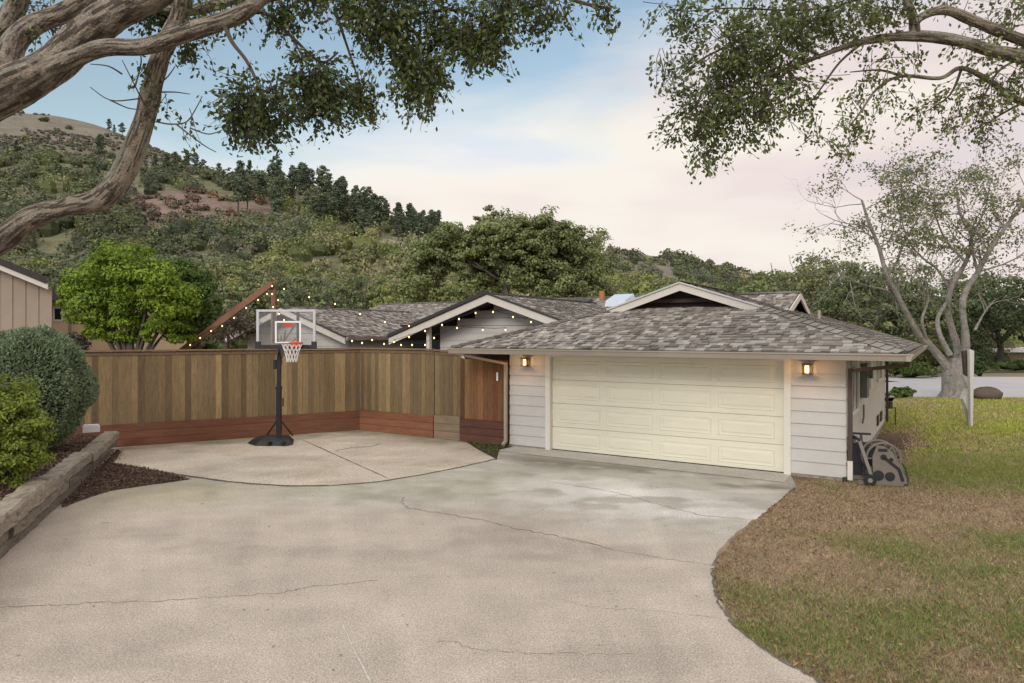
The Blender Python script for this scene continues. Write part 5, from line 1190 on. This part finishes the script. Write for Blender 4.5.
twig([(300, -28, 6.9), (420, -35, 7.2), (520, -20, 7.3), (580, 2, 7.3), (610, 8, 7.3)], 10, 2)
twig([(335, 10, 7.1), (345, 40, 7.2), (362, 90, 7.3)], 4, 1.5)
# bare twigs left of the leaning limb
for q in ([(150, 96, 7.5), (135, 99, 7.4), (110, 100, 7.3), (90, 87, 7.2)], [(147, 110, 7.5), (135, 86, 7.3), (122, 60, 7.2)], [(122, 74, 7.3), (108, 66, 7.2), (90, 64, 7.2)], [(135, 86, 7.3), (141, 62, 7.3), (139, 50, 7.3)], [(110, 100, 7.3), (128, 108, 7.3), (140, 109, 7.2)],
          [(158, 122, 7.6), (170, 124, 7.5), (186, 122, 7.4), (196, 108, 7.3), (202, 96, 7.3)], [(176, 124, 7.4), (190, 135, 7.3), (205, 146, 7.3), (216, 152, 7.3)], [(158, 92, 7.5), (175, 92, 7.4), (190, 94, 7.3)], [(190, 128, 7.4), (208, 134, 7.3), (222, 130, 7.3)], [(158, 85, 7.5), (168, 76, 7.4), (175, 66, 7.4)]): twig(q, 1.8, .8)
OC = (.105, .135, .042); OD = (.08, .105, .036)
S = [(256, 112, 6.9, 41, 40, 260, OD), (318, 88, 7.3, 42, 42, 250, OD), (380, 24, 7.2, 44, 34, 230, OC), (418, 74, 7.3, 36, 36, 210, OC), (364, 100, 7.3, 20, 24, 60, OC), (444, 26, 7.3, 30, 28, 90, OC), (478, 44, 7.3, 34, 34, 160, OC),
     (500, 16, 7.3, 32, 26, 110, OC), (548, 12, 7.3, 34, 18, 70, OC), (600, 6, 7.3, 24, 13, 22, OC), (284, 16, 7.2, 24, 26, 60, OC), (236, 12, 7.2, 18, 20, 26, OC), (160, 18, 7.8, 26, 18, 70, OD), (190, 44, 7.3, 16, 14, 26, OD), (338, 118, 7.3, 16, 8, 6, OC), (420, 104, 7.3, 20, 14, 16, OC),
     (330, 4, 7.2, 30, 14, 34, OC), (40, 14, 8.3, 40, 14, 40, OC), (36, 40, 8.0, 8, 10, 6, OC), (160, 104, 7.4, 12, 14, 8, OD), (145, 75, 7.3, 14, 24, 5, OC), (205, 20, 7.3, 20, 16, 22, OC), (405, -14, 7.2, 60, 26, 120, OC), (520, -20, 7.3, 70, 24, 90, OC), (300, -20, 7.2, 60, 24, 80, OC), (180, 122, 7.4, 18, 10, 5, OC)]
for (a, b, Y, ra, rb, n, col) in S:
    q = Y/F; spray(lf, tw, at(a, b-4, Y), (ra*q*.88, ra*q*.8, rb*q*.88), int(n*.60), 15, .062, col)
tw.build('twigs', M_barkdark, oakL); lf.build('foliage', M_leaffg, oakL)

oakR = empty('oak_tree', (10.6, 9.2, 0), label='oak whose thinner leafy limbs reach in from the upper right', cat='tree')
m = MB(); m.tube([(10.7, 9.4, -.2), (10.4, 9.3, 1.6), (10.0, 9.0, 3.4), (9.4, 8.8, 5.2)], [.45, .36, .30, .24], 24, jit=.03, ridge=.1); m.build('trunk', M_bark, oakR)
def limbR(*a, **k):
    mm = MB(); r_ = fl(mm, *a, **k); mm.build('limb', M_bark, oakR, smooth=True); return r_
limbR([(1220, 120, 8.8), (1120, 78, 8.8), (1024, 57, 8.7), (990, 50, 8.6), (959, 41, 8.5), (917, 36, 8.4), (865, 41, 8.3), (820, 56, 8.2), (790, 68, 8.1), (765, 76, 8.0)], [26, 20, 15, 14, 12, 11, 8, 5, 3.5, 2.5])
limbR([(1130, 72, 8.8), (1024, 40, 8.6), (977, 22, 8.5), (945, 10, 8.4), (920, 18, 8.4), (912, 34, 8.4)], [18, 12, 11, 10, 8, 7])
limbR([(915, 37, 8.4), (914, 18, 8.4), (907, 0, 8.4), (900, -30, 8.4)], [12, 10, 9, 7])
limbR([(1140, 130, 9.0), (1024, 102, 9.0), (992, 82, 8.9), (962, 68, 8.8), (940, 78, 8.7), (902, 76, 8.6), (878, 88, 8.5), (862, 110, 8.4), (850, 126, 8.4)], [12, 8, 6, 5, 4, 3.5, 3, 2.2, 1.5])
tw = MB(); lf = MB()
for q in ([(865, 41, 8.3), (840, 62, 8.2), (820, 90, 8.2), (806, 108, 8.2)], [(820, 56, 8.2), (800, 45, 8.2), (770, 35, 8.1), (740, 40, 8.0)], [(790, 68, 8.1), (770, 92, 8.0), (760, 120, 8.0)], [(765, 76, 8.0), (740, 80, 8.0), (715, 100, 7.9), (705, 140, 7.9)],
          [(900, -20, 8.4), (850, 2, 8.3), (800, 10, 8.2), (730, 8, 8.0), (680, 12, 7.9)], [(1024, 57, 8.7), (1000, 70, 8.7), (985, 95, 8.7), (975, 125, 8.7)], [(962, 68, 8.8), (950, 95, 8.8), (925, 112, 8.7)], [(1024, 102, 9), (1000, 115, 8.9), (982, 128, 8.9)], [(740, 40, 8), (700, 60, 7.9), (675, 80, 7.9)], [(902, 76, 8.6), (880, 70, 8.5), (850, 72, 8.4)]): twig(q, 3, 1)
OR = (.125, .16, .05); OR2 = (.16, .19, .062)
S = [(726, 62, 8.0, 52, 58, 330, OR), (700, 118, 8.0, 40, 44, 170, OR), (740, 110, 8.0, 44, 46, 170, OR), (771, 38, 8.1, 50, 40, 210, OR), (780, 92, 8.1, 36, 36, 100, OR), (812, 20, 8.2, 50, 26, 150, OR), (845, 16, 8.2, 50, 24, 110, OR2), (885, 8, 8.3, 36, 16, 60, OR), (690, 12, 7.9, 30, 14, 40, OR),
     (835, 132, 8.3, 34, 24, 34, OR2), (808, 112, 8.3, 24, 20, 26, OR2), (862, 84, 8.4, 40, 34, 46, OR2), (900, 100, 8.5, 24, 10, 12, OR2), (958, 104, 8.8, 38, 28, 64, OR2), (984, 130, 8.8, 26, 12, 26, OR), (998, 86, 8.8, 36, 32, 80, OR2), (1016, 12, 8.6, 34, 24, 70, OR2), (975, 45, 8.5, 24, 18, 20, OR2), (900, 55, 8.4, 40, 14, 24, OR2),
     (915, 120, 8.6, 22, 10, 10, OR2), (700, 160, 7.9, 12, 12, 9, OR), (836, 150, 8.3, 14, 10, 8, OR2), (1040, 60, 8.8, 40, 60, 90, OR2), (800, -25, 8.2, 120, 24, 110, OR), (960, -20, 8.5, 70, 24, 60, OR), (668, 70, 7.9, 18, 30, 30, OR), (655, 8, 7.9, 16, 10, 8, OR)]
for (a, b, Y, ra, rb, n, col) in S:
    q = Y/F; spray(lf, tw, at(a, b, Y), (ra*q, ra*q*.9, rb*q), int(n*.56), 12, .064, col)
tw.build('twigs', M_barkdark, oakR); lf.build('foliage', M_leaffg, oakR)
